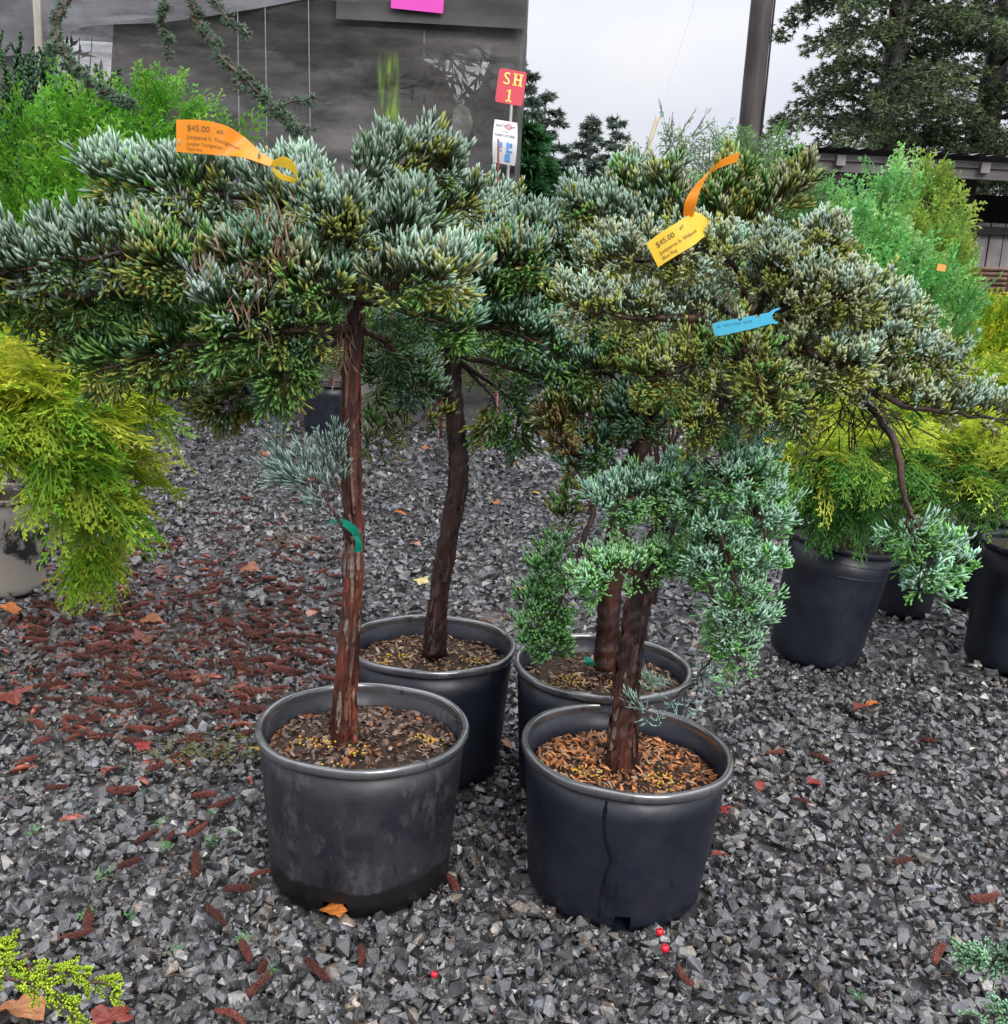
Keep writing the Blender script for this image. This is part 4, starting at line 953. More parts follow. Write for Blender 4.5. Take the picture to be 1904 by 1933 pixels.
br_([G, (1260, 560, 2.25), (1180, 540, 2.4)], 90, r=0.07, palette=P_LOW)
br_([Hq, (1300, 740, 2.2), (1250, 760, 2.3)], 80, r=0.07, palette=P_LOW)
br_([Iq, (1240, 900, 1.94), (1280, 960, 1.9), (1300, 1050, 1.9)], 60, r=0.05, palette=P_LOW, low=-0.3)
b = MB(); n_ = 60     # rusty dead tuft inside the crown
o_ = at(1110, 490, 1.91) + rng.normal(size=(n_, 3)) * (0.02, 0.01, 0.02)
fingers(b, o_, rvec(n_) + (0, -0.5, 0.2), rng.uniform(0.02, 0.05, n_), 0.003, np.array((0.12, 0.04, 0.02)), np.array((0.20, 0.07, 0.04)))
b.obj('dead_foliage', M_FOL, tBR, False, label='rusty dead tuft')
b = MB(); ribbon(b, [at(1108, 1240, YK - 0.05), at(1113, 1250, YK - 0.055), at(1118, 1256, YK - 0.05)], [(1, 0, 0.1)] * 3, [0.012, 0.018, 0.02])
o = b.obj('flagging_ribbon', M_TEALTAPE, None, True); tag(o, 'small green ribbon end on the soil of the half hidden pot', 'ribbon')

# ================================================================== price tags
def lettered(root, fm, side, lines, mat=M_INK):
    fm.side = side
    for s, size, u, v in lines:
        tb = MB(); text_on(tb, s, size, u, v, fm, 0.0012); tb.obj('lettering', mat, root)
t_ = thing('price_tag', 'orange price tag with $45.00 curling over the silvery left crown', 'price tag', at(400, 260, 1.36), 'price tags looped on the trees')
b = MB()
yt = 1.385
ctr = [at(333, 256, yt), at(375, 258, yt), at(415, 264, yt), at(447, 277, yt + 0.01), at(478, 292, yt), at(515, 310, yt - 0.02)]
wv_ = [(0.02, 0, 1), (0.05, 0, 1), (0.3, 0.1, 1), (0.6, 0.5, 0.8), (0.7, 0.8, 0.5), (0.5, 0.9, 0.5)]
fm = ribbon(b, ctr, wv_, [0.040, 0.042, 0.040, 0.036, 0.026, 0.014]); b.obj('tag_body', M_ORANGE, t_, True)
fm(0, 0); C0 = np.array(ctr)
sd_ = 1 if np.dot(np.cross(C0[1] - C0[0], (0, 0, 1)), EYE - C0[0]) > 0 else -1
lettered(t_, fm, sd_, [('$45.00', 0.0105, 0.014, 0.007), ('#5', 0.007, 0.051, 0.008), ('Juniperus h. Youngstown', 0.0072, 0.014, -0.003), ('Juniper Youngstown', 0.0062, 0.014, -0.011), ('Patio tree', 0.0055, 0.014, -0.0175)])
b = MB()
ribbon(b, [at(513, 309, yt - 0.02), at(535, 305, yt - 0.035), at(556, 318, yt - 0.03), at(562, 340, yt - 0.015)], [(0.2, -0.5, 1)] * 4, [0.008, 0.014, 0.013, 0.006])
ribbon(b, [at(515, 318, yt - 0.03), at(530, 332, yt - 0.035), at(548, 338, yt - 0.03), at(560, 342, yt - 0.015)], [(0.3, -0.3, 1)] * 4, [0.005, 0.007, 0.007, 0.005])
b.obj('strap', M_YELLOW, t_, True)

t_ = thing('price_tag', 'yellow price tag with orange strap sticking up, on the right crown', 'price tag', at(1285, 445, 1.36), 'price tags looped on the trees')
b = MB(); yt = 1.352
ctr = [at(1232, 482, yt), at(1262, 461, yt), at(1300, 438, yt + 0.005), at(1322, 424, yt + 0.02), at(1345, 430, yt + 0.06)]
wv_ = [(-0.62, 0, 1)] * 3 + [(-0.4, 0, 1), (0, 0.2, 1)]
fm = ribbon(b, ctr, wv_, [0.034, 0.036, 0.036, 0.034, 0.012]); b.obj('tag_body', M_YELLOW, t_, True)
C0 = np.array(ctr); sd_ = 1 if np.dot(np.cross(C0[1] - C0[0], (-0.62, 0, 1)), EYE - C0[0]) > 0 else -1
lettered(t_, fm, sd_, [('$45.00', 0.0100, 0.010, 0.004), ('#7', 0.006, 0.047, 0.008), ('Juniperus h. Wiltonii', 0.0070, 0.010, -0.006), ('Blue Rug', 0.006, 0.010, -0.0135)])
b = MB()
ribbon(b, [at(1395, 296, yt + 0.02), at(1362, 308, yt + 0.01), at(1335, 328, yt), at(1315, 356, yt), at(1305, 380, yt), at(1300, 408, yt + 0.01)],
       [(0.3, 0, 1), (0.5, 0, 1), (0.8, 0, 0.8), (1, 0, 0.5), (1, 0, 0.2), (1, 0, 0)], [0.013, 0.0135, 0.0145, 0.0155, 0.016, 0.013])
b.obj('strap', M_ORANGE, t_, True)

t_ = thing('plant_label', 'light blue plastic label clipped to a branch inside the right crown', 'plant label', at(1410, 610, 1.33))
yt = 1.325; o_ = at(1347, 619, yt); e_ = at(1459, 601, yt); ux = unit(e_ - o_); uy = unit(np.cross(np.cross(ux, (0, 0, 1)), ux)); LL = np.linalg.norm(e_ - o_)
k = LL / 0.080
poly = [(0, -0.006), (0.003, -0.0105), (0.008, -0.0118), (0.05, -0.0095), (0.078, -0.0065), (0.084, -0.008), (0.088, -0.006), (0.083, -0.0035), (0.080, 0.000), (0.080, 0.004), (0.084, 0.0085), (0.092, 0.011), (0.091, 0.013), (0.082, 0.012),
        (0.076, 0.0085), (0.064, 0.0082), (0.0625, 0.0045), (0.0585, 0.0045), (0.0575, 0.0080), (0.0405, 0.0076), (0.039, 0.0040), (0.035, 0.0040), (0.034, 0.0074), (0.004, 0.0068), (0.0, 0.004)]
b = MB(); b.add(*prism([(x * k, y * k) for x, y in poly], (o_, ux, uy), 0.0012)); b.obj('label_body', M_BLUETAG, t_)
tb = MB(); nn_ = unit(np.cross(ux, uy)); sg = 1 if np.dot(nn_, EYE - o_) > 0 else -1
text_on(tb, 'AL  WILTONII  RDN', 0.0052, 0.004, -0.001, lambda u, v, l: o_ + ux * u + uy * v + nn_ * sg * 0.0009); tb.obj('lettering', M_INKB, t_)

# ================================================================== background shrubs
def ground_pt(px, Y):
    p = at(px, 900, Y); return np.array([p[0], p[1], 0.0])
def shrub(name, label, base, tips, n, L, r, palette, kind, group=None, cat='shrub', stem_r=0.012, mat=None, bow=0.35, **kw):
    root = thing(name, label, cat, base, group)
    z1 = base + np.array([0, 0, 0.08])
    trunk(root, [base, base + (0.01, 0, 0.12), base + (0, 0.01, 0.30)], [stem_r * 1.3, stem_r, stem_r * 0.8], M_TWIG, 0.05, 10, 14, True)
    for q in tips:
        e = at(*q[:3]); s_ = base + np.array([0, 0, min(0.28, max(0.1, e[2] * 0.4))])
        m_ = s_ * (1 - 0.55) + e * 0.55 + np.array([0, 0, 0.06 * bow]); m_[:2] = s_[:2] * (1 - 0.55 - bow * 0.5) + e[:2] * (0.55 + bow * 0.5)
        branch(root, [s_, m_, e], q[3] if len(q) > 3 else n, L, r, palette, kind, world=True, r0=stem_r * 0.55, mat=mat or M_SOFT, **kw)
    return root
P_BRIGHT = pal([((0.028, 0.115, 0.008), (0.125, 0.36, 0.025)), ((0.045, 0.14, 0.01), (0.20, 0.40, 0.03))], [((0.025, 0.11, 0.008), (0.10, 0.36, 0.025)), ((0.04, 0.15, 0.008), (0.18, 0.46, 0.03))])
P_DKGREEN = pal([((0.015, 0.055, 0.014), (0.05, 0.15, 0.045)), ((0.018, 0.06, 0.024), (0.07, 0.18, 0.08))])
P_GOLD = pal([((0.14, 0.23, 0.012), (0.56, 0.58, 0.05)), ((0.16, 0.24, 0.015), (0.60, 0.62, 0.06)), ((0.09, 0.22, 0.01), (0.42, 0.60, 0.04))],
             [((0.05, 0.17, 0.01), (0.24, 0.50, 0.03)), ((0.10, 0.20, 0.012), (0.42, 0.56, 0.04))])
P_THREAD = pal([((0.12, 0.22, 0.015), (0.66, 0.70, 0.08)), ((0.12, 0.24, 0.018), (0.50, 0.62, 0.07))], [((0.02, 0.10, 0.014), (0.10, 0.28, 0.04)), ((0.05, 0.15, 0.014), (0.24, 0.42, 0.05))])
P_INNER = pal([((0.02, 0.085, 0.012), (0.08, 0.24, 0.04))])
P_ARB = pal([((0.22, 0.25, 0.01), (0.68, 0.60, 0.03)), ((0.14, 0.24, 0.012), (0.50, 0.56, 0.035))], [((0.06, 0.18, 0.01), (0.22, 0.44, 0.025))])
P_MINT = pal([((0.025, 0.17, 0.045), (0.22, 0.52, 0.16)), ((0.05, 0.20, 0.04), (0.36, 0.60, 0.22))], [((0.025, 0.17, 0.03), (0.16, 0.48, 0.11)), ((0.05, 0.20, 0.03), (0.30, 0.58, 0.15))])
P_YMINT = pal([((0.06, 0.18, 0.02), (0.26, 0.46, 0.08)), ((0.08, 0.17, 0.015), (0.34, 0.44, 0.07))])
P_LACE = pal([((0.05, 0.09, 0.045), (0.20, 0.29, 0.19)), ((0.06, 0.11, 0.04), (0.24, 0.33, 0.17))])

gA = 'green juniper shrubs at the left'
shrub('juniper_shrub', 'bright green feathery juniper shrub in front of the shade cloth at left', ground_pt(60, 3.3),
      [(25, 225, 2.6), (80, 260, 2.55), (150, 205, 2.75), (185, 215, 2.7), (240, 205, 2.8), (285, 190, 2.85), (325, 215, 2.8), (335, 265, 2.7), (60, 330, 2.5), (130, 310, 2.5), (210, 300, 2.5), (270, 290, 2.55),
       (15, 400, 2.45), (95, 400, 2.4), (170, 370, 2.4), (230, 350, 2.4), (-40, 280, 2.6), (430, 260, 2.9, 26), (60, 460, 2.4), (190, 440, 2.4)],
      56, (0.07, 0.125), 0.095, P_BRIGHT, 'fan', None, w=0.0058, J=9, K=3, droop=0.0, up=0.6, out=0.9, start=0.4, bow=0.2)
shrub('juniper_shrub', 'dark green upright conifer behind the bright juniper, far left', ground_pt(20, 4.3),
      [(-30, 140, 4.3), (15, 140, 4.2), (50, 175, 4.3), (95, 190, 4.2), (0, 230, 4.0), (70, 250, 4.1), (110, 250, 4.2), (-60, 220, 4.2)], 40, (0.12, 0.2), 0.16, P_DKGREEN, 'jun', None, w=0.013, m=18, fl=0.22, up=0.7, start=0.35, bow=0.1)
shrub('juniper_shrub', 'dark green rounded conifer against the shade cloth behind the left crown', ground_pt(230, 4.5),
      [(170, 190, 4.5), (210, 200, 4.4), (250, 220, 4.5), (160, 240, 4.3), (220, 260, 4.3), (290, 250, 4.5), (130, 230, 4.4)], 36, (0.12, 0.2), 0.15, P_DKGREEN, 'jun', None, w=0.013, m=18, fl=0.22, up=0.6, start=0.35, bow=0.15)
# second-row shrubs that close the view between the trunks
k = 0
for (px, Y, tp, pp, lab) in ((640, 4.35, [(560, 560), (620, 540), (690, 560), (740, 600), (520, 620), (600, 640), (680, 640)], P_LOW, 'low green juniper in the second row behind the reddish trunk'),
                         (890, 5.0, [(820, 540), (880, 520), (950, 540), (1000, 590), (800, 620), (870, 640), (960, 640), (955, 695), (915, 690)], P_LOW, 'low green juniper above the pot with white label'),
                         (470, 5.2, [(370, 560), (430, 540), (500, 550), (540, 600), (400, 630), (470, 640)], P_LOW, 'low dark juniper in the second row at the left'),
                         (1120, 4.6, [(1040, 560), (1100, 540), (1180, 560), (1240, 600), (1060, 640), (1150, 640)], P_LOW, 'low dark juniper in the second row between the middle crowns'),
                         (1370, 4.4, [(1290, 520), (1370, 500), (1450, 530), (1500, 580), (1320, 620), (1420, 620)], P_LOW, 'low juniper in the second row hidden behind the right crown')):
    bs = {640: pM1 + np.array([0, 0, 0.3]), 890: pM2 + np.array([0, 0, 0.3]), 470: pM3 + np.array([0, 0, 0.26])}.get(px)
    shrub('low_juniper', lab, ground_pt(px, Y) if bs is None else bs, [(a_, b_, Y - 0.1 + 0.2 * rng.uniform()) for a_, b_ in tp], 34, (0.10, 0.17), 0.16, pp, 'jun', 'second row of low junipers', w=0.010, m=10, up=0.4, start=0.3, bow=0.5)
# golden hinoki style cypress at left
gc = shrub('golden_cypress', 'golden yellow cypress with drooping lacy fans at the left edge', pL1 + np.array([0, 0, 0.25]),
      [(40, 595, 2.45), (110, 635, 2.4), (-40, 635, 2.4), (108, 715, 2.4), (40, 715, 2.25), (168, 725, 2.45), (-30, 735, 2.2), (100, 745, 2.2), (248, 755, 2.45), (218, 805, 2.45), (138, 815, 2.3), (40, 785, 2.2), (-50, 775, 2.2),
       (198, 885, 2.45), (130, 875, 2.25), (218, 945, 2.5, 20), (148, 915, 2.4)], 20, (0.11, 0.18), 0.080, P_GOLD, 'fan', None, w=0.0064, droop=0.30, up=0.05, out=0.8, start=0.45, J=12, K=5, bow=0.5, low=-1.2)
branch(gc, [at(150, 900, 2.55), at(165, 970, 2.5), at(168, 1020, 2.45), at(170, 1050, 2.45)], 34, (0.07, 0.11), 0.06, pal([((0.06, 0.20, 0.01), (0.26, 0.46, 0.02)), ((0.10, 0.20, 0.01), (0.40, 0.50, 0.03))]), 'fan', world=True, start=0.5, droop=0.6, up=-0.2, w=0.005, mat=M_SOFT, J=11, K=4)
b = MB(); n_ = 130
o_ = np.array([at(rng.uniform(100, 190), rng.uniform(900, 980), rng.uniform(2.5, 2.7)) for _ in range(n_)])
fingers(b, o_, np.array([0, 0, -1.0]) + 0.35 * rng.normal(size=(n_, 3)), rng.uniform(0.05, 0.10, n_), 0.004, np.array((0.10, 0.05, 0.025)), np.array((0.16, 0.09, 0.045)))
n_ = 26; o_ = at(25, 810, 2.2) + rng.normal(size=(n_, 3)) * 0.02
fingers(b, o_, rvec(n_), rng.uniform(0.03, 0.06, n_), 0.004, np.array((0.20, 0.09, 0.03)), np.array((0.32, 0.16, 0.06)))
b.obj('dead_foliage', M_SOFT, gc, False, label='brown dead sprays under the golden fans')

# golden threadleaf shrubs at right
gT = 'yellow green threadleaf shrubs at the right'
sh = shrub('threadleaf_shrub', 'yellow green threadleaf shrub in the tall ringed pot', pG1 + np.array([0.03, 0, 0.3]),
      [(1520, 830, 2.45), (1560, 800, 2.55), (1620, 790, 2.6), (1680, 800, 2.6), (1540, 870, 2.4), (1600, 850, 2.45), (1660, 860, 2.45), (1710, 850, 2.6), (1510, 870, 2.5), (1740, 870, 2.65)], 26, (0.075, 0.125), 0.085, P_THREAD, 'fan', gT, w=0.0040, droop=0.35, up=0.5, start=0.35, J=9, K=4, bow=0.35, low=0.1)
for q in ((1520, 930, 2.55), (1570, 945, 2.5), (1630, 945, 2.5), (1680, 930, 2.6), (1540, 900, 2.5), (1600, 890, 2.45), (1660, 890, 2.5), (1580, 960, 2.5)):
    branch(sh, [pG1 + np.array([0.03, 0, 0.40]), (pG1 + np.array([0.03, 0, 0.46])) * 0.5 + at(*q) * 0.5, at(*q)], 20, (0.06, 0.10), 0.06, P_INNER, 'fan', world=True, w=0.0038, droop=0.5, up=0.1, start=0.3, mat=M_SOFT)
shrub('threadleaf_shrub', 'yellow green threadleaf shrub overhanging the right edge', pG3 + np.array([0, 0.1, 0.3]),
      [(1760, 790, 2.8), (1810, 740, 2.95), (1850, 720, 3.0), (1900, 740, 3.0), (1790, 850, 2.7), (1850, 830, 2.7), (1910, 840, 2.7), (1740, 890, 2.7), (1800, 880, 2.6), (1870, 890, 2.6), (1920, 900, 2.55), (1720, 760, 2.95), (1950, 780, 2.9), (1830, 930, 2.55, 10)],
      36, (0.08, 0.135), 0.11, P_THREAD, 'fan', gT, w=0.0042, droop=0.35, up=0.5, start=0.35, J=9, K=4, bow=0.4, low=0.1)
# golden upright arborvitae pair
gV = 'golden upright arborvitae pair'
for px, Y, lab, tp in ((1830, 3.7, 'golden arborvitae with rounded top, left one of the pair beside the pole stack', [(1790, 602, 3.73), (1815, 587, 3.73), (1845, 602, 3.73), (1865, 642, 3.73), (1780, 642, 3.67), (1820, 632, 3.63), (1850, 692, 3.65), (1800, 702, 3.65), (1830, 732, 3.65), (1870, 722, 3.70)]),
                       (1915, 3.75, 'golden arborvitae cut by the right edge below the pole stack', [(1880, 622, 3.75), (1905, 602, 3.75), (1935, 612, 3.75), (1885, 682, 3.73), (1920, 672, 3.70), (1950, 682, 3.75), (1890, 742, 3.73), (1930, 742, 3.73)])):
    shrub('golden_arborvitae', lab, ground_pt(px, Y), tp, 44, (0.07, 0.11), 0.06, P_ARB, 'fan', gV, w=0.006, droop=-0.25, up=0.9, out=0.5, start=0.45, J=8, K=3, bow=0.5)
# mint green and yellowish thuja behind the right crown
shrub('feathery_cypress', 'mint green feathery cypress rising behind the right crown', ground_pt(1640, 3.1),
      [(1537, 373, 3.1), (1572, 393, 3.05), (1632, 393, 3.1), (1682, 348, 3.15), (1657, 363, 3.1), (1592, 453, 2.95), (1642, 443, 2.95), (1692, 463, 3.0), (1712, 513, 2.95), (1662, 513, 2.9), (1602, 503, 2.9), (1742, 563, 2.95), (1692, 573, 2.85), (1772, 538, 3.0), (1817, 548, 3.05), (1552, 463, 3.0)],
      27, (0.080, 0.135), 0.07, P_MINT, 'fan', None, w=0.0075, droop=0.05, up=0.75, out=0.9, start=0.5, J=9, K=4, bow=0.35)
shrub('feathery_cypress', 'yellowish green cypress beside the shed wall, behind the mint one', ground_pt(1790, 3.5),
      [(1728, 382, 3.5), (1753, 352, 3.5), (1778, 382, 3.5), (1798, 422, 3.5), (1758, 442, 3.4), (1718, 462, 3.4), (1788, 492, 3.4), (1803, 502, 3.45), (1748, 522, 3.3), (1688, 432, 3.45)],
      36, (0.08, 0.13), 0.055, P_YMINT, 'fan', None, w=0.008, droop=0.0, up=0.8, out=0.9, start=0.5, J=9, K=4, bow=0.3)
shrub('lacy_thuja', 'green lacy thuja standing in front of the utility pole', ground_pt(1440, 3.0),
      [(1385, 320, 3.0), (1420, 290, 3.0), (1455, 265, 3.05), (1500, 280, 3.05), (1470, 330, 2.95), (1430, 370, 2.9), (1510, 360, 3.0), (1360, 380, 2.95), (1400, 430, 2.85), (1470, 420, 2.9), (1535, 350, 3.05, 12)],
      26, (0.08, 0.12), 0.055, pal([((0.04, 0.11, 0.03), (0.16, 0.32, 0.10)), ((0.06, 0.11, 0.04), (0.24, 0.34, 0.18))]), 'fan', None, w=0.0056, droop=0.1, up=0.7, start=0.5, J=9, K=4, bow=0.2)
shrub('lacy_thuja', 'grey green open thuja with bare tips against the sky, between the crowns', ground_pt(1250, 3.2),
      [(1265, 220, 3.2), (1225, 305, 3.15), (1290, 275, 3.2), (1330, 285, 3.2), (1250, 345, 3.1), (1300, 355, 3.1), (1200, 365, 3.1), (1340, 335, 3.15), (1170, 415, 3.1), (1370, 285, 3.2)],
      14, (0.08, 0.13), 0.055, P_LACE, 'fan', None, w=0.0052, droop=0.1, up=0.7, start=0.5, J=8, K=4, bow=0.2)
# red-stemmed twigs in front of the shade cloth
for px, py, py0, lab in ((838, 280, 345, 'left of two thin red stems rising in front of the shade cloth'), (852, 250, 335, 'taller thin red stem in front of the green streak'), (941, 262, 345, 'thin brown stem rising in front of the white paper notice')):
    t_ = thing('red_shrub_shoot', lab, 'shoot', ground_pt(px - 8, 6.7), 'thin red stems above the crowns')
    b = MB(); q = ground_pt(px - 8, 6.7); b.add(*tube(catmull([q, at(px - 3, 420, 6.7), at(px, py0, 6.7), at(px, py, 6.7)], 14), [0.012, 0.011, 0.010, 0.006], 6)); b.obj('stem', plain('red bark', (0.22, 0.05, 0.025), 0.5), t_, True)
    for _ in range(5):
        b = MB(); o_ = np.array([at(px, py0 + rng.uniform(-30, 60), 6.7)])
        blades(b, o_, rvec(1) + (0, 0, 1), rvec(1), 0.07, 0.022, np.array((0.06, 0.12, 0.02)), np.array((0.12, 0.2, 0.03))); b.obj('leaf', M_SOFT, t_)
# small orange tags on the background plants
for px, py, Y, lab in ((1778, 505, 2.72, 'small orange tag on the mint green cypress'), (1824, 762, 2.55, 'small orange tag on the threadleaf shrub at right'), (1700, 300, 3.0, None)):
    if not lab: continue
    b = MB(); c_ = at(px, py, Y); b.add(*prism([(-0.012, -0.008), (0.011, -0.009), (0.013, 0.008), (-0.01, 0.009)], (c_, (1, 0, -0.1), (0.1, 0.2, 1)), 0.001))
    tag(b.obj('plant_label', M_ORANGE, None), lab, 'plant label', 'small orange plant labels')
#PART3
# ---------- weeping blue cedar hanging into the top left
tc_ = thing('weeping_cedar', 'blue green weeping cedar with bare arching branches hanging at top left', 'tree', (-1.95, 2.55, 0))
trunk(tc_, [(-1.95, 2.55, 0), (-1.93, 2.53, 0.8), (-1.85, 2.45, 1.6), (-1.4, 2.25, 2.05), (-0.9, 2.05, 2.05), (-0.3, 1.95, 1.9)], [0.05, 0.045, 0.04, 0.03, 0.02, 0.008], M_TWIG, 0.05, 10, 40, True)
P_CED = pal([((0.05, 0.10, 0.05), (0.20, 0.31, 0.20)), ((0.06, 0.11, 0.06), (0.27, 0.38, 0.28))])
def ced(pts, n, r0=0.008, **k): return branch(tc_, pts, int(n * 0.85), (0.009, 0.015), 0.006, P_CED, 'cedar', start=0.02, r0=r0, m=16, w=0.0015, twigs=False, world=True, wood=M_TWIG, endp=0, **k)
q = lambda *a: at(*a)
ced([(-1.0, 2.08, 2.06), q(118, -60, 1.95), q(108, 40, 1.92), q(122, 105, 1.9), q(165, 145, 1.88), q(215, 182, 1.86), q(262, 205, 1.85)], 240, 0.010)
ced([(-0.75, 2.02, 2.03), q(350, -50, 1.9), q(372, 30, 1.88), q(403, 88, 1.86), q(440, 130, 1.84), q(490, 180, 1.83), q(530, 212, 1.82), q(560, 250, 1.82), q(572, 280, 1.82)], 260, 0.008)
ced([(-0.85, 2.04, 2.04), q(298, -60, 1.93), q(303, 25, 1.92), q(314, 70, 1.92), q(321, 110, 1.92)], 75, 0.004)
ced([q(388, -30, 1.87), q(412, 10, 1.86), q(440, 48, 1.86), q(468, 70, 1.86)], 40, 0.003)
ced([q(522, 206, 1.825), q(548, 192, 1.82), q(575, 190, 1.82), q(597, 193, 1.82)], 16, 0.002)
ced([q(525, 210, 1.825), q(515, 205, 1.81), q(503, 218, 1.80)], 14, 0.002)
ced([q(560, 250, 1.82), q(580, 245, 1.82), q(597, 245, 1.82)], 8, 0.002)
ced([q(120, 100, 1.9), q(100, 92, 1.89), q(85, 90, 1.88)], 12, 0.003)
ced([q(128, 112, 1.9), q(118, 122, 1.88), q(124, 128, 1.87)], 8, 0.003)
ced([q(460, 150, 1.835), q(450, 160, 1.82), q(445, 162, 1.81)], 9, 0.002)

# ---------- sprigs poking into the frame at the bottom corners
def low_plant(label, base, brs, palette, L, kind='jun', **kw):
    root = thing('ground_juniper', label, 'shrub', base, None)
    trunk(root, [base, base + (0.0, 0.0, 0.04), base + (0, 0, 0.08)], [0.012, 0.010, 0.008], M_TWIG, 0.05, 8, 8, True)
    for p_, n_ in brs:
        branch(root, [base + np.array([0, 0, 0.07])] + p_, int(n_ * 0.8), L, kw.get('r', 0.006), palette, kind, world=True, start=0.25, r0=0.0035, mat=M_SOFT, up=kw.get('up', 0.05), out=1.3, w=kw.get('w', 0.004), m=12, fl=0.35, low=0.3)
g1 = gnd(-150, 1870, 0)
low_plant('yellow green conifer sprig reaching in at the bottom left corner', np.array([g1[0] - 0.12, g1[1], 0]),
          [([at(-60, 1800, 1.02), at(40, 1830, 0.99), at(130, 1838, 0.985), at(222, 1868, 0.975)], 90), ([at(-80, 1830, 1.0), at(40, 1850, 0.965), at(95, 1875, 0.955), at(143, 1925, 0.94)], 70), ([at(-90, 1780, 1.05), at(-10, 1795, 1.03), at(15, 1790, 1.03)], 40), ([at(-90, 1850, 0.98), at(0, 1860, 0.96)], 30)],
          pal([((0.26, 0.42, 0.02), (0.58, 0.68, 0.05)), ((0.20, 0.38, 0.02), (0.48, 0.62, 0.04))]), (0.014, 0.022), w=0.0034)
g2 = gnd(2100, 1850, 0)
low_plant('mint green juniper sprigs reaching in at the bottom right corner', np.array([g2[0] + 0.1, g2[1], 0]),
          [([at(1998, 1790, 1.02), at(1918, 1812, 1.0), at(1818, 1800, 1.0)], 70), ([at(1998, 1800, 0.99), at(1938, 1830, 0.98)], 50), ([at(2028, 1880, 0.93), at(1958, 1925, 0.90), at(1868, 1922, 0.90)], 60), ([at(2028, 1830, 0.97), at(1968, 1800, 0.98), at(1938, 1785, 1.0)], 40)],
          pal([((0.15, 0.36, 0.14), (0.36, 0.60, 0.36)), ((0.16, 0.36, 0.18), (0.42, 0.62, 0.46))]), (0.018, 0.032), w=0.0034)

# ================================================================== litter on the gravel
def cone_mesh(bend, fat):
    m_ = 13; t = np.linspace(0, 1, m_); C = np.stack([t - 0.5, bend * (t - 0.5)**2, np.zeros(m_)], 1)
    r = fat * np.sin(PI * (0.07 + 0.86 * t))**0.38; r[::2] *= 0.84
    mb = MB(); V, F = tube(C, r, 9, True, 0.07)
    c0 = np.array((0.36, 0.105, 0.075)) * rng.uniform(0.6, 1.4)
    mb.add(V, F, c0 * rng.uniform(0.65, 1.35, (len(V), 1))); return mb.mesh('spruce_cone', M_CONE, True)
CONES = [cone_mesh(rng.uniform(-0.5, 0.5), rng.uniform(0.115, 0.17)) for _ in range(14)]
gC = 'fallen reddish brown cones on the gravel'
def place_cone(p, ang, L, label):
    o = bpy.data.objects.new('spruce_cone', CONES[rng.integers(len(CONES))]); COL.objects.link(o)
    o.location = (p[0], p[1], 0.016 + 0.004 * rng.uniform()); o.rotation_euler = (rng.uniform(0, 6.28), rng.normal() * 0.12, ang); o.scale = (L, L, L)
    tag(o, label, 'cone', gC); return o
MARKS = [((400, 1415), 'the yellowish shed foliage patch'), ((520, 1640), 'the lower left side of the dusty pot'), ((30, 1905), 'the large tan leaf in the bottom left corner'), ((206, 1925), 'the red brown leaf at the bottom edge'),
         ((628, 1718), 'the orange leaf under the dusty pot'), ((820, 1840), 'the lone small red berry'), ((1256, 1791), 'the pair of red berries'), ((25, 1312), 'the large brick red leaf at the left edge'),
         ((1361, 1527), 'the dark red leaf beside the front right pot'), ((1540, 1478), 'the small maple leaf on the right gravel'), ((1640, 1330), 'the leaves before the tall ringed pot'), ((1850, 1810), 'the mint green sprig at bottom right'), ((880, 1650), 'the gap between the two front pots'), ((300, 1600), 'the shed green sprigs left of the dusty pot')]
ORD = ['nearest', 'second nearest', 'third nearest', 'fourth nearest', 'fifth nearest', 'sixth nearest', 'seventh nearest', 'eighth nearest', 'ninth nearest', 'tenth nearest', 'eleventh nearest', 'twelfth nearest']
def by_landmark(P, what):
    own = {}
    for i, (x, y) in enumerate(P):
        d = [math.hypot(x - m[0][0], y - m[0][1]) for m in MARKS]; k = int(np.argmin(d)); own.setdefault(k, []).append((d[k], i))
    lab = [None] * len(P)
    for k, l in own.items():
        for r_, (_, i) in enumerate(sorted(l)): lab[i] = f'{what} {ORD[min(r_, 11)]} to {MARKS[k][1]}'
    return lab
fg = [(410, 80), (150, 210), (780, 30), (1085, 95), (320, 360), (690, 380), (880, 250), (1060, 220), (1000, 180), (1160, 400), (1250, 460), (1110, 610), (830, 640), (960, 640), (1110, 800), (730, 790), (1350, 940), (1490, 840), (1220, 1090), (440, 1200), (500, 1110), (1390, 1290), (1490, 1370), (1460, 1480), (1790, 1400), (1310, 1650)]
fpx = [(x * .334, 1370 + y * .334) for x, y in fg] + [(636 + x * .334, 1370 + y * .334) for x, y in ((140, 1310), (660, 910))]
fpx += [(1268 + x * .334, 1370 + y * .334) for x, y in ((600, 160), (840, 195), (1170, 290), (1310, 780), (1770, 1000), (1450, 100), (1280, 600), (740, 440), (1500, 1310), (70, 1450))]
for (x, y), lb in zip(fpx, by_landmark(fpx, 'fallen brown cone')): place_cone(gnd(x, y, 0.012), rng.uniform(0, PI), rng.uniform(0.040, 0.058), lb)
n = 0; tries = 0
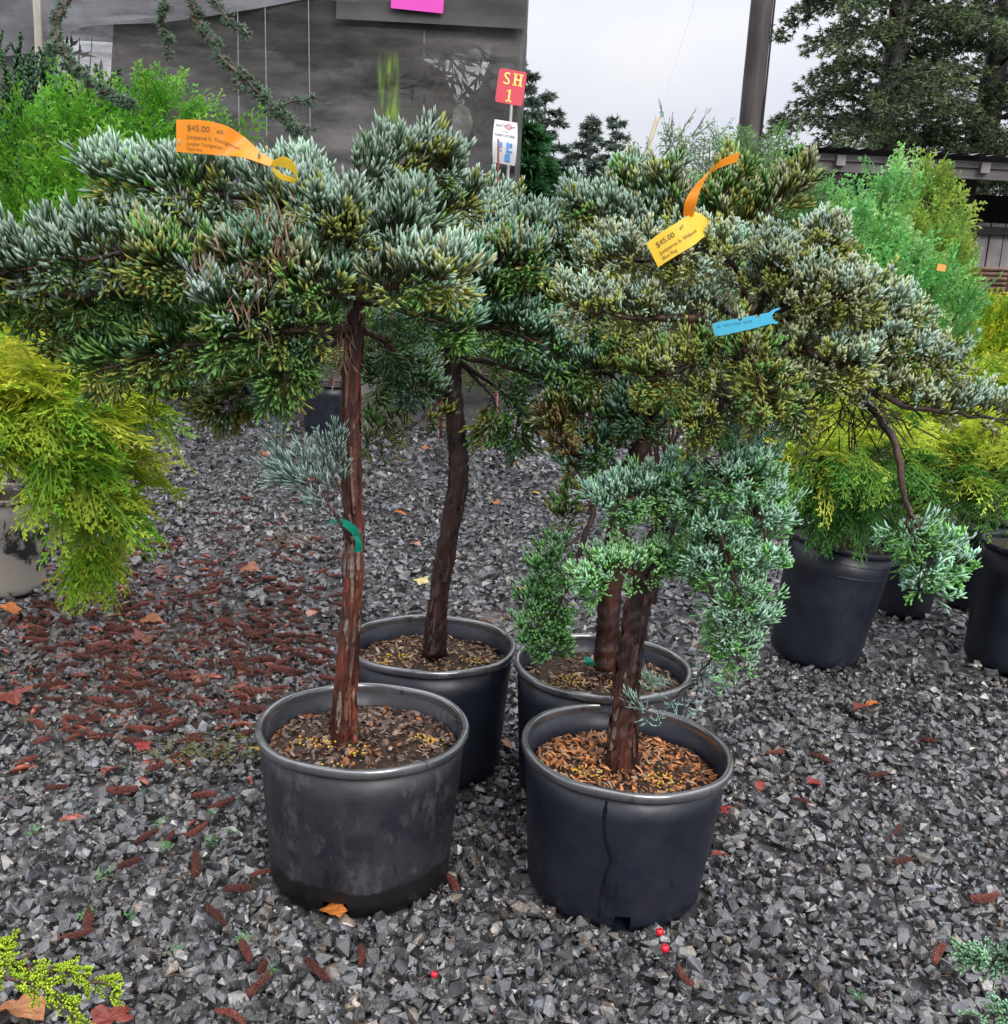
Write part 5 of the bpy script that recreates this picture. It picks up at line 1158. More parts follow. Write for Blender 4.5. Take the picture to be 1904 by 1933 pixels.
while n < 258 and tries < 4000:
    tries += 1
    x, y = rng.uniform(-10, 640), rng.uniform(905, 1430)
    dens = math.exp(-((x - 360) / 330)**2 - ((y - 1190) / 190)**2) + 0.6 * math.exp(-((x - 100) / 160)**2 - ((y - 1190) / 60)**2) + 0.06
    if rng.uniform() > dens or (x > 490 and y > 1330): continue
    p = gnd(x, y, 0.01)
    if any(np.hypot(p[0] - a, p[1] - c) < r_ + 0.03 for a, c, r_ in POTS): continue
    place_cone(p, rng.normal() * 0.7, rng.uniform(0.040, 0.060), 'reddish brown cone in the carpet of cones left of the dusty pot'); n += 1
mb = MB()          # the rest of the carpet, too many to count
for i in range(300):
    x, y = rng.normal(330, 210), rng.normal(1190, 120)
    if x > 640 or (x > 480 and y > 1320) or y < 960: continue
    p = gnd(x, y, 0.006)
    if any(np.hypot(p[0] - a, p[1] - c) < r_ + 0.03 for a, c, r_ in POTS): continue
    m_ = 7; t = np.linspace(0, 1, m_); L_ = rng.uniform(0.03, 0.055); a = rng.uniform(0, PI)
    C_ = np.stack([(t - 0.5) * L_ * math.cos(a), (t - 0.5) * L_ * math.sin(a), 0.004 * np.sin(PI * t)], 1) + p
    V, F = tube(C_, L_ * 0.14 * np.sin(PI * (0.08 + 0.86 * t))**0.5, 6, True, 0.08)
    mb.add(V, F, np.array((0.32, 0.092, 0.065)) * rng.uniform(0.4, 1.4) * rng.uniform(0.7, 1.3, (len(V), 1)))
o = mb.obj('cone_carpet', M_CONE, None, True, kind='stuff'); o['label'] = 'carpet of older brown cones sunk between the stones at left'
mb = MB()          # brown needles and crumbs between those cones
n_ = 4200; q = np.array([gnd(rng.normal(330, 190), rng.normal(1180, 110), 0.018) for _ in range(n_)]); q[:, 2] += rng.uniform(-0.004, 0.008, n_)
q = q[clear_of_pots(q, 0.01)]; n_ = len(q)
fingers(mb, q, rvec(n_) * (1, 1, 0.25), rng.uniform(0.012, 0.04, n_), rng.uniform(0.0012, 0.003, n_), np.array((0.13, 0.045, 0.022)), np.array((0.20, 0.075, 0.03)))
n_ = 900; q = np.stack([rng.uniform(-1.1, 1.1, n_), rng.uniform(0.7, 2.6, n_), 0.018 + rng.uniform(-0.004, 0.006, n_)], 1)
q = q[clear_of_pots(q, 0.01)]; n_ = len(q)
fingers(mb, q, rvec(n_) * (1, 1, 0.25), rng.uniform(0.008, 0.03, n_), rng.uniform(0.001, 0.0025, n_), np.array((0.10, 0.045, 0.025)), np.array((0.20, 0.09, 0.04)))
o = mb.obj('needle_litter', M_LEAF, None, False, kind='stuff'); o['label'] = 'brown needles and crumbs strewn between the stones'
# fallen leaves
def leaf_mesh(kind, colr):
    m_ = 15; a = np.linspace(0, 2 * PI, m_ * 2, endpoint=False)
    if kind == 'maple': r = 0.5 * (0.62 + 0.38 * np.abs(np.cos(2.5 * a))) * (1 - 0.12 * rng.uniform(size=len(a)))
    else: r = 0.5 * (1 - 0.42 * np.abs(np.sin(a))) * (1 + 0.06 * np.cos(a * 9) + 0.04 * rng.normal(size=len(a)))
    mb = MB(); rings = [0.02, 0.45, 0.8, 1.0]; V = []
    for q in rings:
        x, y = r * np.cos(a) * q, r * np.sin(a) * q
        V.append(np.stack([x, y, 0.10 * np.sin(5 * x + 1) * q + 0.22 * (y**2) + 0.10 * x * y + 0.02 * rng.normal(size=len(a)) * q], 1))
    V = np.vstack(V); F = grid_faces(len(rings), len(a), True)
    c = np.array(colr) * rng.uniform(0.75, 1.25, (len(V), 1))
    mb.add(V + (0, 0, 0.004), F, c); mb.add(V, F[:, ::-1], c * 0.85); return mb
OR, YE, RE, BR, PK, PY = (0.50, 0.16, 0.03), (0.55, 0.34, 0.06), (0.24, 0.022, 0.018), (0.34, 0.13, 0.055), (0.45, 0.22, 0.14), (0.58, 0.50, 0.20)
leaves = [(497, 856, .060, OR, 'oval', 'bright orange leaf on the gravel left of the teal sprig'), (525, 822, .06, YE, 'maple', 'yellow orange leaf beside the second-row pot'), (90, 1098, .065, YE, 'oval', 'yellow leaf at the foot of the grey stained pot'),
          (18, 1150, .07, OR, 'maple', 'orange brown leaf at the left edge below the grey pot'), (755, 968, .055, OR, 'oval', 'orange leaf midway between the two left trunks'), (935, 948, .055, OR, 'oval', 'vivid orange leaf on the open gravel right of the dark trunk'),
          (785, 1026, .045, PK, 'oval', 'pale orange leaf left of the dark trunk'), (797, 1096, .05, PY, 'maple', 'pale yellow leaf touching the dark trunk foot'), (985, 1112, .06, OR, 'oval', 'rust orange leaf beside the lime green drooping sprigs'),
          (470, 1075, .07, BR, 'maple', 'brown orange leaf among the cones'), (595, 1157, .06, PK, 'oval', 'pinkish leaf left of the reddish trunk'), (972, 874, .07, PK, 'oval', 'tan leaf on the far gravel right of the dark trunk'),
          (712, 774, .06, OR, 'maple', 'orange leaf on the far gravel just right of the reddish trunk'), (740, 778, .07, BR, 'oval', 'rusty leaf next to the orange one beyond the reddish trunk'), (838, 802, .06, YE, 'maple', 'yellow leaf left of the dark trunk in the distance'),
          (628, 1718, .045, OR, 'oval', 'orange leaf poking out from under the dusty pot'), (1361, 1527, .040, RE, 'maple', 'dark red maple leaf against the side of the front right pot'), (1362, 1614, .034, (0.30, 0.05, 0.03), 'oval', 'crumpled red leaf right of the front right pot'),
          (1436, 1482, .034, (0.26, 0.05, 0.035), 'oval', 'dull red leaf on the gravel right of the pots'), (1540, 1478, .036, RE, 'maple', 'small dark red maple leaf on the right gravel'), (1630, 1335, .05, (0.22, 0.06, 0.04), 'maple', 'brownish red leaf before the tall ringed pot'),
          (1648, 1328, .035, OR, 'oval', 'orange scrap of leaf before the tall ringed pot'), (25, 1312, .085, (0.22, 0.05, 0.03), 'maple', 'large brick red leaf at the left edge'), (282, 1170, .065, BR, 'oval', 'brownish pink leaf standing among the cones'),
          (272, 1203, .075, (0.20, 0.07, 0.045), 'maple', 'dull brown leaf below the pinkish one among the cones'), (28, 1905, .085, (0.40, 0.17, 0.07), 'oval', 'large tan brown leaf in the bottom left corner'), (206, 1925, .06, (0.23, 0.045, 0.03), 'maple', 'red brown leaf at the bottom edge'),
          (490, 1412, .035, YE, 'maple', 'yellow scrap of leaf against the dusty pot rim'), (955, 1403, .035, PK, 'oval', 'pale orange leaf between the two right pots'), (270, 1408, .035, RE, 'maple', 'small dark red leaf by the moss on the left gravel'),
          (590, 905, .05, OR, 'oval', 'small orange leaf left of the silver side sprig'), (805, 845, .05, OR, 'maple', 'orange leaf just left of the dark trunk, far back'), (1065, 905, .05, OR, 'oval', 'orange leaf under the tan tuft'), (905, 800, .055, BR, 'maple', 'brown leaf right of the dark trunk, far back'), (1010, 930, .045, YE, 'oval', 'yellowish leaf left of the drooping lime branch')]
for x, y, sz, cl, kd, lab in leaves:
    if lab is None: continue
    o = leaf_mesh(kd, cl).obj('fallen_leaf', M_LEAF, None, False); p = gnd(x, y, 0.022)
    o.location = tuple(p); o.rotation_euler = (rng.normal() * 0.16, rng.normal() * 0.16, rng.uniform(0, 6.28)); sz *= 1.2; o.scale = (sz, sz, sz)
    tag(o, lab, 'leaf', 'fallen leaves on the gravel')
# red berries
for x, y, lab in ((1246, 1760, 'red berry touching the base of the front right pot'), (1256, 1791, 'red berry lying just in front of the front right pot'), (820, 1840, 'small red berry alone on the gravel between the front pots')):
    root = thing('red_berry', lab, 'berry', gnd(x, y, 0.02), 'red berries on the gravel')
    b = MB(); V, F = lathe([(0.0001, -0.0065), (0.004, -0.0055), (0.0068, -0.001), (0.0062, 0.003), (0.004, 0.006), (0.0022, 0.0062), (0.0015, 0.0045)], 16)
    k = 1.0 if y != 1840 else 0.75
    o = b.add(V * k, F).obj('flesh', M_BERRY, None, True); o.parent = root
    b = MB(); o = b.add(*tube([(0, 0, 0.004), (0.001, 0, 0.008)], [0.0012, 0.0007], 6)).obj('stalk', M_TWIG, None); o.parent = root
# green sprigs shed on the gravel
SPR = [(285, 1558), (68, 1575), (300, 1585), (325, 1592), (390, 1600), (210, 1655), (185, 1720), (240, 1738), (475, 1758), (310, 1790), (385, 1535), (420, 1560), (1640, 1890), (75, 1880), (500, 1850)]
SLAB = by_landmark(SPR, 'small green sprig')
for i, (x, y) in enumerate(SPR):
    p = gnd(x, y, 0.024); d = unit(rng.normal(size=(1, 3)) * (1, 1, 0.1)); b = MB()
    c = np.array([(0.07, 0.25, 0.05)]) * rng.uniform(0.8, 1.3)
    fan_sprays(b, np.array([p]), d, np.array([rng.uniform(0.022, 0.04)]), c * 0.6, c * np.array([1.6, 1.35, 1.8]), 8, 2, 0.0018, 0.0)
    tag(b.obj('green_sprig', M_SOFT, None, False), SLAB[i] if i < 12 else ('yellowish sprig on the bottom right gravel', 'green sprig tucked under the bottom left leaves', 'tiny green sprig left of the red berry')[i - 12], 'sprig', 'shed green sprigs on the gravel')
# pale moss-like pile of shed foliage beside the dusty pot
b = MB(); n_ = 330
q = np.array([gnd(rng.normal(400, 60) + k_, rng.normal(1415, 13) - k_ * 0.28, 0.022) for k_ in rng.uniform(-60, 80, n_)]); q[:, 2] += rng.uniform(-0.004, 0.006, n_)
q = q[clear_of_pots(q, 0.01)]; n_ = len(q)
fingers(b, q, rvec(n_) * (1, 1, 0.4), rng.uniform(0.01, 0.025, n_), 0.0022, np.array((0.12, 0.13, 0.03)), np.array((0.32, 0.33, 0.10)))
o = b.obj('shed_foliage', M_SOFT, None, False, kind='stuff'); o['label'] = 'patch of yellowish shed foliage left of the dusty pot'
# dry straw tangles
b = MB()
for (x, y, sx, n_) in ((545, 1015, 45, 130), (925, 1168, 30, 90), (320, 1115, 60, 40)):
    q = np.array([gnd(rng.normal(x, sx), rng.normal(y, 8), 0.025) for _ in range(n_)])
    fingers(b, q, rvec(n_) * (1, 1, 0.3), rng.uniform(0.02, 0.06, n_), 0.0018, np.array((0.22, 0.13, 0.07)), np.array((0.34, 0.22, 0.13)))
o = b.obj('dry_straw', M_LEAF, None, False, kind='stuff'); o['label'] = 'tangles of dry straw on the gravel'
for x0, y0, x1, y1, lab in ((130, 1375, 215, 1325, 'thin dark twig lying on the left gravel'), (530, 1112, 640, 1118, 'dark twig lying beyond the cones'), (310, 1845, 355, 1850, 'reddish forked twig on the front gravel'), (870, 1090, 935, 1100, 'straw coloured twig right of the dark trunk')):
    b = MB(); a_, c_ = gnd(x0, y0, 0.026), gnd(x1, y1, 0.024); b.add(*tube(catmull([a_, (a_ + c_) / 2 + (0.003, 0.004, 0.003), c_], 8), [0.0018, 0.0014, 0.0009], 5))
    tag(b.obj('twig', M_TWIG, None, True), lab, 'twig', 'twigs on the gravel')

# ================================================================== shade house
YS = 7.2
cr_ = at(975, 340, YS); XC = cr_[0]
sh = thing('shade_house', 'tall shade house walled in black woven cloth behind the left plants', 'shade house', (XC - 3, YS, 0))
XL = -6.5; ZT = 3.6
def cloth(name, x0, x1, z0, z1, Y, mat, amp, nx=60, nz_=40, kind_=0, **kw):
    b = MB(); X, Z = np.meshgrid(np.linspace(x0, x1, nx), np.linspace(z0, z1, nz_), indexing='ij')
    D_ = amp * (np.sin(X * 1.3 + 0.7 * np.sin(Z * 2.1)) * 0.6 + np.sin(Z * 3.4 + X * 0.5) * 0.35 + 0.4 * np.sin(Z * 7.3 + 1.4 * X))
    b.add(np.stack([X, Y + D_, Z], -1).reshape(-1, 3), grid_faces(nx, nz_)); return b.obj(name, mat, sh, True, **kw)
ztop = at(930, 42, YS)[2]
cloth('shade_cloth', XL, XC, 0.02, ZT - 0.02, YS, M_CLOTH, 0.06, 90, 70)
cloth('shade_cloth', at(640, 20, YS)[0], XC + 0.01, ztop - 0.05, ZT, YS - 0.09, M_HEM, 0.016, 50, 20, label='doubled dark valance along the top of the wall')
b = MB(); X, Z = np.meshgrid(np.linspace(YS, YS + 5.5, 30), np.linspace(0.02, ZT, 30), indexing='ij')
b.add(np.stack([XC + 0.02 * np.sin(X * 2 + Z), X, Z], -1).reshape(-1, 3), grid_faces(30, 30)); b.obj('shade_cloth', M_CLOTH2, sh, True)
b = MB(); b.add([(XL, YS, ZT), (XC, YS, ZT), (XC, YS + 5.5, ZT), (XL, YS + 5.5, ZT)], quads([(0, 1, 2, 3)])); b.obj('roof_cloth', cloth_mat('roof shade cloth', (0.05, 0.05, 0.052), 0.22), sh)
# back wall in panels that leave openings to the sky
YB2 = YS + 5.5
def panel(poly):
    b = MB(); P_ = [at(x, y, YB2) for x, y in poly]; o_ = P_[0]
    b.add(*prism([(p[0] - o_[0], p[2] - o_[2]) for p in P_], (o_, (1, 0, 0), (0, 0, 1)), 0.004)); return b.obj('back_cloth', M_CLOTH2, sh)
panel([(215, 40), (545, 8), (800, 0), (800, 112), (838, 135), (862, 192), (880, 330), (980, 330), (980, 700), (200, 700), (205, 215)])
panel([(803, -6), (995, -6), (990, 76), (926, 82), (880, 96), (845, 106), (803, 110)])
panel([(-900, 220), (195, 212), (195, 700), (-900, 700)])
panel([(-900, -300), (1100, -300), (1100, -4), (800, -4), (545, 2), (215, 30), (108, 40), (108, 205), (-900, 212)])
panel([(928, 84), (985, 78), (985, 322), (882, 330), (876, 195), (905, 165), (925, 115)])
# posts, beam, wires
def post(nm, a_, c_, w, mat=M_DARKWOOD, **kw):
    b = MB(); b.add(*beam(a_, c_, w, w)); return b.obj(nm, mat, sh, **kw)
post('corner_post', (XC - 0.07, YS + 0.08, 0), (XC - 0.07, YS + 0.08, ZT), 0.10, M_POLE)
xp = at(72, 100, YS + 0.25)[0]
post('post', (xp, YS - 0.06, 0), (xp, YS - 0.06, ZT), 0.26, M_POLE)
post('post', (at(480, 100, YS)[0], YS + 2.7, 0), (at(480, 100, YS)[0], YS + 2.7, ZT), 0.10, M_DARKWOOD)
b = MB(); b.add(*beam((XL, YS + 0.05, ztop + 0.02), (XC, YS + 0.05, ztop + 0.02), 0.05, 0.14)); b.obj('beam', M_DARKWOOD, sh)
M_WIRE = plain('pale support wire', (0.22, 0.22, 0.23), 0.5)
for px in (448, 500, 582):
    t0, t1 = at(px, -40, YS - 0.04), at(px + 6, 420, YS - 0.04); b = MB(); b.add(*tube([t0, (t0 + t1) / 2, t1], 0.0035, 5)); b.obj('support_wire', M_WIRE, sh)
b = MB(); a_, c_ = at(76, 172, YS - 0.22), at(70, -20, YS - 0.22); b.add(*box((a_ + c_) / 2, (0.045, 0.02, abs(c_[2] - a_[2])))); b.obj('batten', M_STAKE, sh)
# pale grey reflective band of loose film hanging in the upper left
M_FILM = cloth_mat('grey weathered film', (0.15, 0.15, 0.165), 0.35, 0.4, (0.8, 0.8, 1.2))
b = MB(); top_ = [(-300, 120), (60, 100), (150, 52), (300, 42), (420, 26), (545, 4), (700, -30)]
n_ = len(top_); up_ = np.array([at(x, y - 160, YS - 0.045) for x, y in top_]); lo_ = np.array([at(x, y, YS - 0.045) for x, y in top_])
b.add(np.vstack([catmull(lo_, 30), catmull(up_, 30)]), grid_faces(2, 30)); b.obj('film_sheet', M_FILM, sh, True, label='grey weathered film along the upper left of the cloth')
# algae stained streaks on the cloth
def algae_mat():
    m, t, p = new_mat('green algae film on cloth')
    n1 = noise(t, coords(t, 'Object', (1, 1, 0.12)), 34, 4, 0.6)
    t.links.new(ramp(t, n1, [(0.35, (0.07, 0.13, 0.015)), (0.65, (0.22, 0.36, 0.03))]), p.inputs['Base Color']); p.inputs['Roughness'].default_value = 0.8
    a_ = add(t, 'ShaderNodeVertexColor', layer_name='tint')
    k_ = mixc(t, a_.outputs['Color'], ramp(t, n1, [(0.36, gray(0.1)), (0.6, gray(0.95))]), 1.0, 'MULTIPLY')
    tr = add(t, 'ShaderNodeBsdfTransparent'); mm = add(t, 'ShaderNodeMixShader'); t.links.new(k_, mm.inputs[0])
    t.links.new(tr.outputs[0], mm.inputs[1]); t.links.new(p.outputs[0], mm.inputs[2]); t.links.new(mm.outputs[0], t.nodes['Material Output'].inputs[0])
    return m
M_ALGAE = algae_mat()
b = MB(); nu_, nv_ = 9, 14; uu_ = np.linspace(-1, 1, nu_); vv_ = np.linspace(0, 1, nv_); V = []; Cc = []
for u in uu_:
    for v in vv_:
        V.append(at(736 + u * 24 - v * 3, 92 + v * 150, YS - 0.075)); f_ = max(0.0, 1 - abs(u))**0.6 * min(1, v * 5) * min(1, (1 - v) * 6); Cc.append((f_, f_, f_))
b.add(V, grid_faces(nu_, nv_), np.array(Cc)); b.obj('algae_streak', M_ALGAE, sh, True)
# worn pale patch
M_PATCH = cloth_mat('worn pale cloth', (0.12, 0.12, 0.108), 0.35, 0.6, (6, 6, 6))
b = MB(); pp = [(856, 205), (872, 195), (886, 205), (893, 228), (890, 250), (885, 262), (888, 285), (880, 310), (876, 300), (872, 270), (858, 262), (852, 235)]
o_ = at(870, 240, YS - 0.05); P_ = [at(x, y, YS - 0.05) - o_ for x, y in pp]
b.add(*prism([(p[0], p[2]) for p in P_], (o_, (1, 0, 0), (0, 0, 1)), 0.003)); b.obj('worn_patch', M_PATCH, sh)
# bamboo inside, dark against the openings
P_BAM = np.array((0.012, 0.02, 0.010)); k_ = 0
for (px, py0, py1, lab, nn_) in ((150, 60, 330, 'leafy bamboo seen dark through the cloth opening at left', 46), (855, 80, 360, 'leafy bamboo seen dark through the cloth near the corner', 130)):
    base = at(px, 700, YS + 1.6); base[2] = 0
    t_ = thing('bamboo', lab, 'plant', base, 'bamboo inside the shade house')
    for dx in (-22, 0, 24):
        b = MB(); b.add(*tube(catmull([base + (dx * 0.004, 0, 0), at(px + dx * 0.6, 260, YS + 1.6), at(px + dx, py0 + 10, YS + 1.6)], 14), [0.010, 0.008, 0.003], 6)); b.obj('cane', M_DARKWOOD, t_)
    b = MB(); o_ = np.array([at(px + rng.normal() * 38, rng.uniform(py0, py1 - 110), YS + 1.6 + rng.normal() * 0.1) for _ in range(nn_)])
    blades(b, o_, rng.normal(size=(nn_, 3)) * (0.7, 0.2, 0.4) + (0.2, 0, -0.7), np.array([(0, 1.0, 0.2)]) + 0.3 * rng.normal(size=(nn_, 3)), rng.uniform(0.10, 0.22, nn_), 0.032, P_BAM, P_BAM * 1.6, None, 0.4); b.obj('foliage', M_NEEDLE, t_)
# signs
def panel_sign(root, c, w, h, ux, mat, r=0.02, thick=0.004, nm='sign_panel', bulge=0.0):
    ux = unit(np.array(ux, float)); uy = np.array([0, 0, 1.0]); uy = unit(uy - ux * np.dot(uy, ux))
    poly = []
    for (sx, sy, a0) in ((1, 1, 0), (-1, 1, 90), (-1, -1, 180), (1, -1, 270)):
        for a in np.radians(np.linspace(a0, a0 + 90, 5)): poly.append((sx * (w / 2 - r) + r * math.cos(a), sy * (h / 2 - r) + r * math.sin(a)))
    b = MB(); b.add(*prism(poly, (c, ux, uy), thick)); b.obj(nm, mat, root)
    n_ = unit(np.cross(ux, uy)); n_ = n_ if np.dot(n_, EYE - c) > 0 else -n_
    return lambda u, v, l: c + ux * u + uy * v + n_ * (thick / 2 + 0.0015)
YG = 6.9
c = at(965, 164, YG); k_ = YG / 1900 * 0.95
s_ = thing('shop_sign', 'red sign lettered SH 1 in yellow on a stake at the shade house corner', 'sign', (c[0], YG, 0))
f_ = panel_sign(s_, c, 52 * k_, 60 * k_, (1, 0.1, -0.10), M_RED, 0.016)
tb = MB(); text_on(tb, 'S', 0.105, -0.057, 0.012, f_)                                     # serif letters built stroke by stroke
for q in ((-0.052 - 0.004, 0.073, 0.006, 0.022),): pass
def stroke(x, y, w, h): tb.add(np.array([f_(x, y, 0), f_(x + w, y, 0), f_(x + w, y + h, 0), f_(x, y + h, 0)]), quads([(0, 1, 2, 3)]))
for x in (0.014, 0.050):
    stroke(x, 0.012, 0.013, 0.074); stroke(x - 0.007, 0.0115, 0.027, 0.009); stroke(x - 0.007, 0.0775, 0.027, 0.009)
stroke(0.027, 0.045, 0.024, 0.009)
stroke(-0.010, -0.090, 0.013, 0.074); stroke(-0.022, -0.0905, 0.037, 0.009); stroke(-0.020, -0.030, 0.012, 0.009)
tb.obj('lettering', M_LETTER, s_)
b = MB(); b.add(*tube([(c[0] + 0.008, YG + 0.012, 0), (c[0] + 0.008, YG + 0.012, c[2] - 0.05)], 0.011, 8)); b.obj('stake', M_METAL, s_)
c = at(955, 269, YG - 0.08)
s_ = thing('paper_notice', 'white paper notice for the restroom and farm store on the stake below the red sign', 'notice', c)
b = MB(); nu = 13; uu = np.linspace(-0.5, 0.5, nu); PWd, PH = 0.158, 0.262
X, Z = np.meshgrid(uu, uu, indexing='ij')
def pmap(u, v, l=0.0):
    vv = v / PH; uu_ = u / PWd
    return c + np.array([u * (1 - 0.10 * (2 * vv)**2) - 0.004 + 0.02 * vv * 0, -0.03 * math.cos(PI * vv) + 0.05 * uu_**2 * 0 - l, v - 0.10 * u])
b.add([pmap(x * PWd, z * PH) for x, z in zip(X.ravel(), Z.ravel())], grid_faces(nu, nu)); b.add([pmap(x * PWd, z * PH, -0.001) for x, z in zip(X.ravel(), Z.ravel())], grid_faces(nu, nu)); b.obj('sheet', M_WHITE, s_, True)
def note(s, size, u, v, mat): tb = MB(); text_on(tb, s, size, u, v, lambda x, y, l: pmap(x, y, 0.003)); tb.obj('lettering', mat, s_)
note('RESTROOM', 0.0255, -0.066, 0.088, M_INKK); note('at the', 0.016, -0.022, 0.058, M_INKK); note('FARM STORE', 0.0225, -0.068, 0.031, M_INKK)
tb = MB(); a_ = np.linspace(0, 2 * PI, 20, endpoint=False)
tb.add([pmap(0.022 + r_ * math.cos(t), 0.098 + r_ * math.sin(t), 0.0045) for r_ in (0.014, 0.019) for t in a_], grid_faces(2, 20, True)); tb.obj('red_ring', M_INKR, s_)
tb = MB()
for x, y, w, h in ((-0.046, -0.045, 0.016, 0.045), (-0.028, -0.035, 0.012, 0.03), (0.012, -0.062, 0.014, 0.062), (0.02, -0.062, 0.03, 0.014), (0.03, -0.03, 0.018, 0.026), (0.004, -0.115, 0.036, 0.046), (-0.03, -0.06, 0.01, 0.012)):
    tb.add([pmap(x, y, 0.003), pmap(x + w, y, 0.003), pmap(x + w, y + h, 0.003), pmap(x, y + h, 0.003)], quads([(0, 1, 2, 3)]))
tb.obj('blue_print', M_INKBL, s_)
c = at(790, -18, YS - 0.13)
s_ = thing('hanging_sign', 'magenta sign cut by the top edge on the shade house valance', 'sign', c)
panel_sign(s_, c, 0.34, 0.24, (1, 0.02, -0.045), M_PINK, 0.006)

# ================================================================== utility pole
YP = 11.8
b0 = at(1413, 270, YP); xP = b0[0]
u_ = thing('utility_pole', 'weathered wooden utility pole rising past the top edge', 'utility pole', (xP, YP, 0))
b = MB(); b.add(*tube(np.stack([np.full(40, xP), np.full(40, YP), np.linspace(0, 9.5, 40)], 1), [0.128, 0.118, 0.10], 20, True, 0.012)); b.obj('pole', M_POLE, u_, True)
b = MB(); b.add(*tube([(xP + 0.125, YP - 0.05, 0), (xP + 0.125, YP - 0.05, 5), (xP + 0.115, YP - 0.04, 9)], 0.012, 6)); b.obj('cable', M_DARKWOOD, u_)
b = MB(); b.add(*beam((xP - 1.0, YP, 9.0), (xP + 1.0, YP, 9.0), 0.1, 0.12)); b.obj('crossarm', M_POLE, u_)
anc = at(1222, 285, YP - 1.0); dirw = at(1312, -2, YP) - anc
g0 = anc - dirw * (anc[2] / dirw[2]) * 0.999
best = min(np.linspace(1, 6, 400), key=lambda t: abs((anc + dirw * t)[0] - xP)); topw = anc + dirw * best
w_ = thing('guy_wire', 'thin guy wire with a faded yellow guard, left of the utility pole', 'guy wire', g0)
b = MB(); b.add(*tube([g0, (g0 + topw) / 2, topw], 0.008, 6)); b.obj('wire', M_METAL, w_)
ga = at(1240, 218, YP - 0.9); tt = (ga[2] - anc[2]) / dirw[2]
b = MB(); b.add(*tube([g0 + dirw * 0.02, anc + dirw * tt], 0.022, 10)); b.obj('guard', M_GUARD, w_)

# ================================================================== shed on the right
YD = 9.2
A1, A2 = at(1545, 292, YD), at(1904, 297, YD); dx = unit(A2 - A1); dx[2] = 0; dx = unit(dx)
zt = (A1[2] + A2[2]) / 2; XR = A1[0] + 7.5
d_ = thing('storage_shed', 'open fronted grey wooden shed with corrugated roof behind the right shrubs', 'shed', (A1[0] + 3, YD + 2, 0))
b = MB(); nx = 120; X = np.linspace(A1[0] - 0.15, XR, nx); V = []
for x in np.repeat(X, 1):
    z = 0.012 * math.sin(x * 2 * PI / 0.16)
    V += [(x, YD - 0.15, zt + 0.02 + z), (x, YD + 4.5, zt + 0.42 + z)]
b.add(V, grid_faces(nx, 2)); b.add(np.array(V) - (0, 0, 0.004), grid_faces(nx, 2)[:, ::-1]); b.obj('roof', M_ROOF, d_, True)
zb = at(1720, 331, YD)[2]
b = MB(); b.add(*box((A1[0] + 3.7, YD, zt - 0.045), (7.7, 0.05, 0.055))); b.obj('fascia', M_FASCIA, d_)
b = MB(); b.add(*box((A1[0] + 3.73, YD + 0.03, (zt - 0.075 + zb) / 2), (7.6, 0.06, zt - 0.075 - zb))); b.obj('beam', M_FASCIA, d_)
for px in (1585, 1752, 1858):
    p = at(px, 308, YD); b = MB(); b.add(*box((p[0], YD + 1.5, zt - 0.072), (0.075, 3.12, 0.085))); b.obj('rafter', M_BOARD, d_)
b = MB(); b.add(*box((A1[0] + 0.15, YD + 0.1, zb / 2), (0.14, 0.14, zb - 0.004))); b.obj('post', M_DARKWOOD, d_)
xw = at(1795, 450, YD + 0.6)[0]
b = MB(); b.add(*box((xw + 0.02, YD + 0.5, zb / 2 + 0.1), (0.16, 0.14, zb + 0.18))); b.obj('post', M_DARKWOOD, d_)
b = MB(); b.add(*box((A1[0] + 3.7, YD + 4.2, 1.25), (7.5, 0.05, 2.46))); b.obj('back_wall', M_DARKWOOD, d_)
b = MB(); b.add(*box((A1[0] + 0.05, YD + 2.2, 1.2), (0.05, 4.0, 2.36))); b.obj('side_wall', M_DARKWOOD, d_)
for i in range(22):
    wd = 0.125 * rng.uniform(0.94, 1.05); x = xw + 0.10 + i * 0.136
    b = MB(); b.add(*box((x + 0.06, YD + 0.62 + rng.uniform(-0.006, 0.006), 0.92), (wd, 0.025, 1.84))); b.obj('board', M_BOARD, d_)
zr = at(1800, 432, YD + 0.6)[2]
b = MB(); b.add(*box((xw + 1.6, YD + 0.57, zr), (3.4, 0.06, 0.07))); b.obj('rail', M_DARKWOOD, d_)
# stack of brown round poles
for i in range(9):
    p0, p1 = at(1838 - i * 1.5, 507 + i * 9, YD - 0.6), at(1985, 514 + i * 9, YD - 0.6)
    b = MB(); b.add(*tube([p0, (p0 + p1) / 2 + (0, 0, 0.004), p1], 0.0205 * rng.uniform(0.9, 1.05), 8, True, 0.03))
    tag(b.obj('wooden_pole', M_BROWN, None, True), 'brown round pole, ' + ['topmost', 'second from the top', 'third from the top', 'fourth from the top', 'middle one', 'fourth from the bottom', 'third from the bottom', 'second from the bottom', 'lowest'][i] + ' in the stack by the shed', 'pole', 'brown poles stacked by the shed')
p0 = at(1907, 560, YD - 0.75)
s_ = thing('rack_post', 'upright post holding the stack of brown poles at the right edge', 'post', (p0[0], YD - 0.75, 0))
b = MB(); b.add(*box((p0[0], YD - 0.75, 0.72), (0.06, 0.06, 1.44))); b.obj('upright', M_BROWN, s_)
b = MB(); b.add(*box((p0[0] - 0.35, YD - 0.6, (at(1838, 590, YD - 0.6)[2]) / 2), (0.06, 0.3, at(1838, 590, YD - 0.6)[2]))); b.obj('support', M_DARKWOOD, s_)

